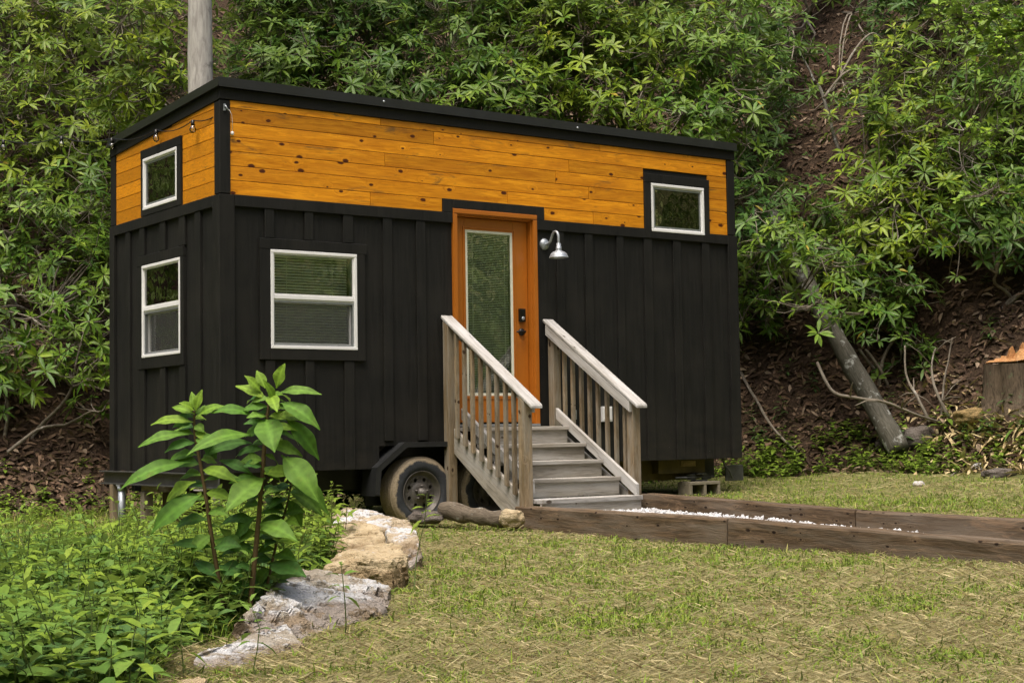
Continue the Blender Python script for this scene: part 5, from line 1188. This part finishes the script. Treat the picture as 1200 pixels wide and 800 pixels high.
# bushy green shrub between the big plant and the wheel
g_ = G(372, 612); bx = g_[0]+rng.normal(0, .30, 26)-.1; by = g_[1]+rng.normal(0, .22, 26)-.3; lv, sv = plant_np(bx, by, rng.uniform(.45, .85, 26), 12, .12, .042, LIME, whorl=2, lean=.28, start=.1)
o = empty('leafy_shrub', g_, 'bushy light green shrub with narrow leaves behind the rocks, left of the trailer wheel', 'shrub'); link('foliage', np_mesh('foliage', *lv), M['soft'], o); link('stem', np_mesh('stem', *sv), M['greenstem'], o)

# wood chips round the stump
n = 2600; s = rng.normal(5.9, .6, n); tt = rng.normal(.5, .5, n); x, y = from_sd(s, foot(s)+tt); B = np.stack([x, y, ground(x, y)+rng.uniform(0, .05, n)], 1); a = rng.uniform(0, 6.28, n); D = np.stack([np.cos(a), np.sin(a), rng.normal(0, .3, n)], 1)
k = rng.random((n, 1)); V, T, C = leaves(B, D, rng.normal(0, .4, (n, 3))+[0, 0, 1.0], rng.uniform(.05, .26, n), rng.uniform(.02, .05, n), rng.uniform(-.5, .9, n), np.array([.34, .25, .12])*(1-k)+np.array([.68, .56, .32])*k, fold=.3); tag(link('wood_chips', np_mesh('wood_chips', V, T, C), M['dry']), kind='stuff')

# string of lights under the roof edge, running off to the left
sl = empty('string_lights', (-.06, 1.0, 3.8), 'dark string of clear bulbs hanging under the roof edge at the left end', 'string lights')
nodes = [on(265, 125, 1, -.05), on(226, 141, 0, -.065), on(183, 152, 0, -.065), on(131, 162, 0, -.065), at(72, 160, 15.9), at(4, 164, 16.3), at(-80, 160, 16.8)]
m = MB(); cp = []
for a, b in zip(nodes[:-1], nodes[1:]):
    for i in range(8): u_ = i/8; cp.append(a*(1-u_)+b*u_+np.array([0, 0, -.05*4*u_*(1-u_)]))
cp.append(nodes[-1]); m.tube(cp, .005, 5); m.obj('cord', M['oil_black'], sl)
for nd in nodes[1:-1]:
    m = MB(); m.lathe([(0, .002), (.016, 0), (.017, -.03), (.019, -.04), (.017, -.046), (0, -.046)], nd, 2, 14); sk = m.obj('bulb_socket', M['oil_black'], sl)
    m = MB(); m.lathe([(.012, -.046), (.02, -.056), (.03, -.076), (.031, -.09), (.022, -.108), (.008, -.116), (0, -.117)], nd, 2, 18); m.obj('bulb', M['bulb'], sk)
    m = MB(); m.tube([nd+np.array([0, 0, -.05]), nd+np.array([.004, 0, -.075]), nd+np.array([-.004, 0, -.09])], .003, 5); m.obj('filament', M['cream'], sk)

# woods on the slopes behind the camera: seen only mirrored in the glass
n = 46000; th = rng.uniform(math.radians(62), math.radians(298), n); rr = rng.uniform(17, 40, n); s = 1+rr*np.sin(th); d = 12+rr*np.cos(th); kk = (d < -6) | (s > 14+np.maximum(0, d-8)*.6) | (s < -13-np.maximum(0, d-8)*.6); s, d = s[kk], d[kk]; n = len(s); x, y = from_sd(s, d); P_ = np.stack([x, y, ground(x, y)+rng.random(n)**1.3*6*(.3+fbm(x*.25, y*.25))], 1); s5 = np.concatenate([rng.uniform(-30, -8.6, 26000), rng.uniform(10.5, 26, 14000)]); x5, y5 = from_sd(s5, foot(s5)+rng.uniform(-.3, 9, 40000)); P_ = np.vstack([P_, np.stack([x5, y5, ground(x5, y5)+rng.random(40000)*2.2], 1)]); n = len(P_); k = rng.random((n, 1)); lw = np.concatenate([np.full(n-40000, 1.0), np.full(40000, .45)])
V, T, C = leaves(P_, rng.normal(size=(n, 3))-[0, 0, .3], rng.normal(size=(n, 3))*.6+[0, 0, 1.0], rng.uniform(.3, .65, n)*lw, rng.uniform(.14, .3, n)*lw, .2, np.array([.09, .16, .03])*(1-k)+np.array([.24, .32, .07])*k); tag(link('far_woods', np_mesh('far_woods', V, T, C), M['soft']), kind='stuff')
# ------------------------------------------------------------------ light
world = bpy.data.worlds.new('World'); sc.world = world; world.use_nodes = True; wt = world.node_tree
bg = wt.nodes.get('Background') or wt.nodes.new('ShaderNodeBackground')
sky = wt.nodes.new('ShaderNodeTexSky'); sky.sky_type = 'NISHITA'; sky.sun_disc = False
EL, AZ = math.radians(68), math.radians(235)
sky.sun_elevation = EL; sky.sun_rotation = AZ; sky.dust_density = 6.0; sky.air_density = .7; sky.ozone_density = .3
wt.links.new(sky.outputs[0], bg.inputs[0]); bg.inputs[1].default_value = .11
sun = bpy.data.lights.new('sun', 'SUN'); sun.energy = 1.6; sun.angle = math.radians(35); sun.color = (1, .93, .80)
so = bpy.data.objects.new('sun', sun); COL.objects.link(so)
dv = Vector((math.sin(AZ)*math.cos(EL), math.cos(AZ)*math.cos(EL), math.sin(EL)))
so.rotation_euler = (-dv).to_track_quat('-Z', 'Y').to_euler(); so.location = (0, -5, 15)
sc.view_settings.view_transform = 'Standard'; sc.view_settings.look = 'None'; sc.view_settings.gamma = 1; sc.view_settings.exposure = 1.1
sc.render.engine = 'CYCLES'; sc.cycles.use_denoising = True; sc.cycles.denoiser = 'OPENIMAGEDENOISE'; sc.cycles.denoising_prefilter = 'NONE'; sc.cycles.denoising_input_passes = 'RGB_ALBEDO_NORMAL'; sc.cycles.max_bounces = 8; sc.cycles.transparent_max_bounces = 16
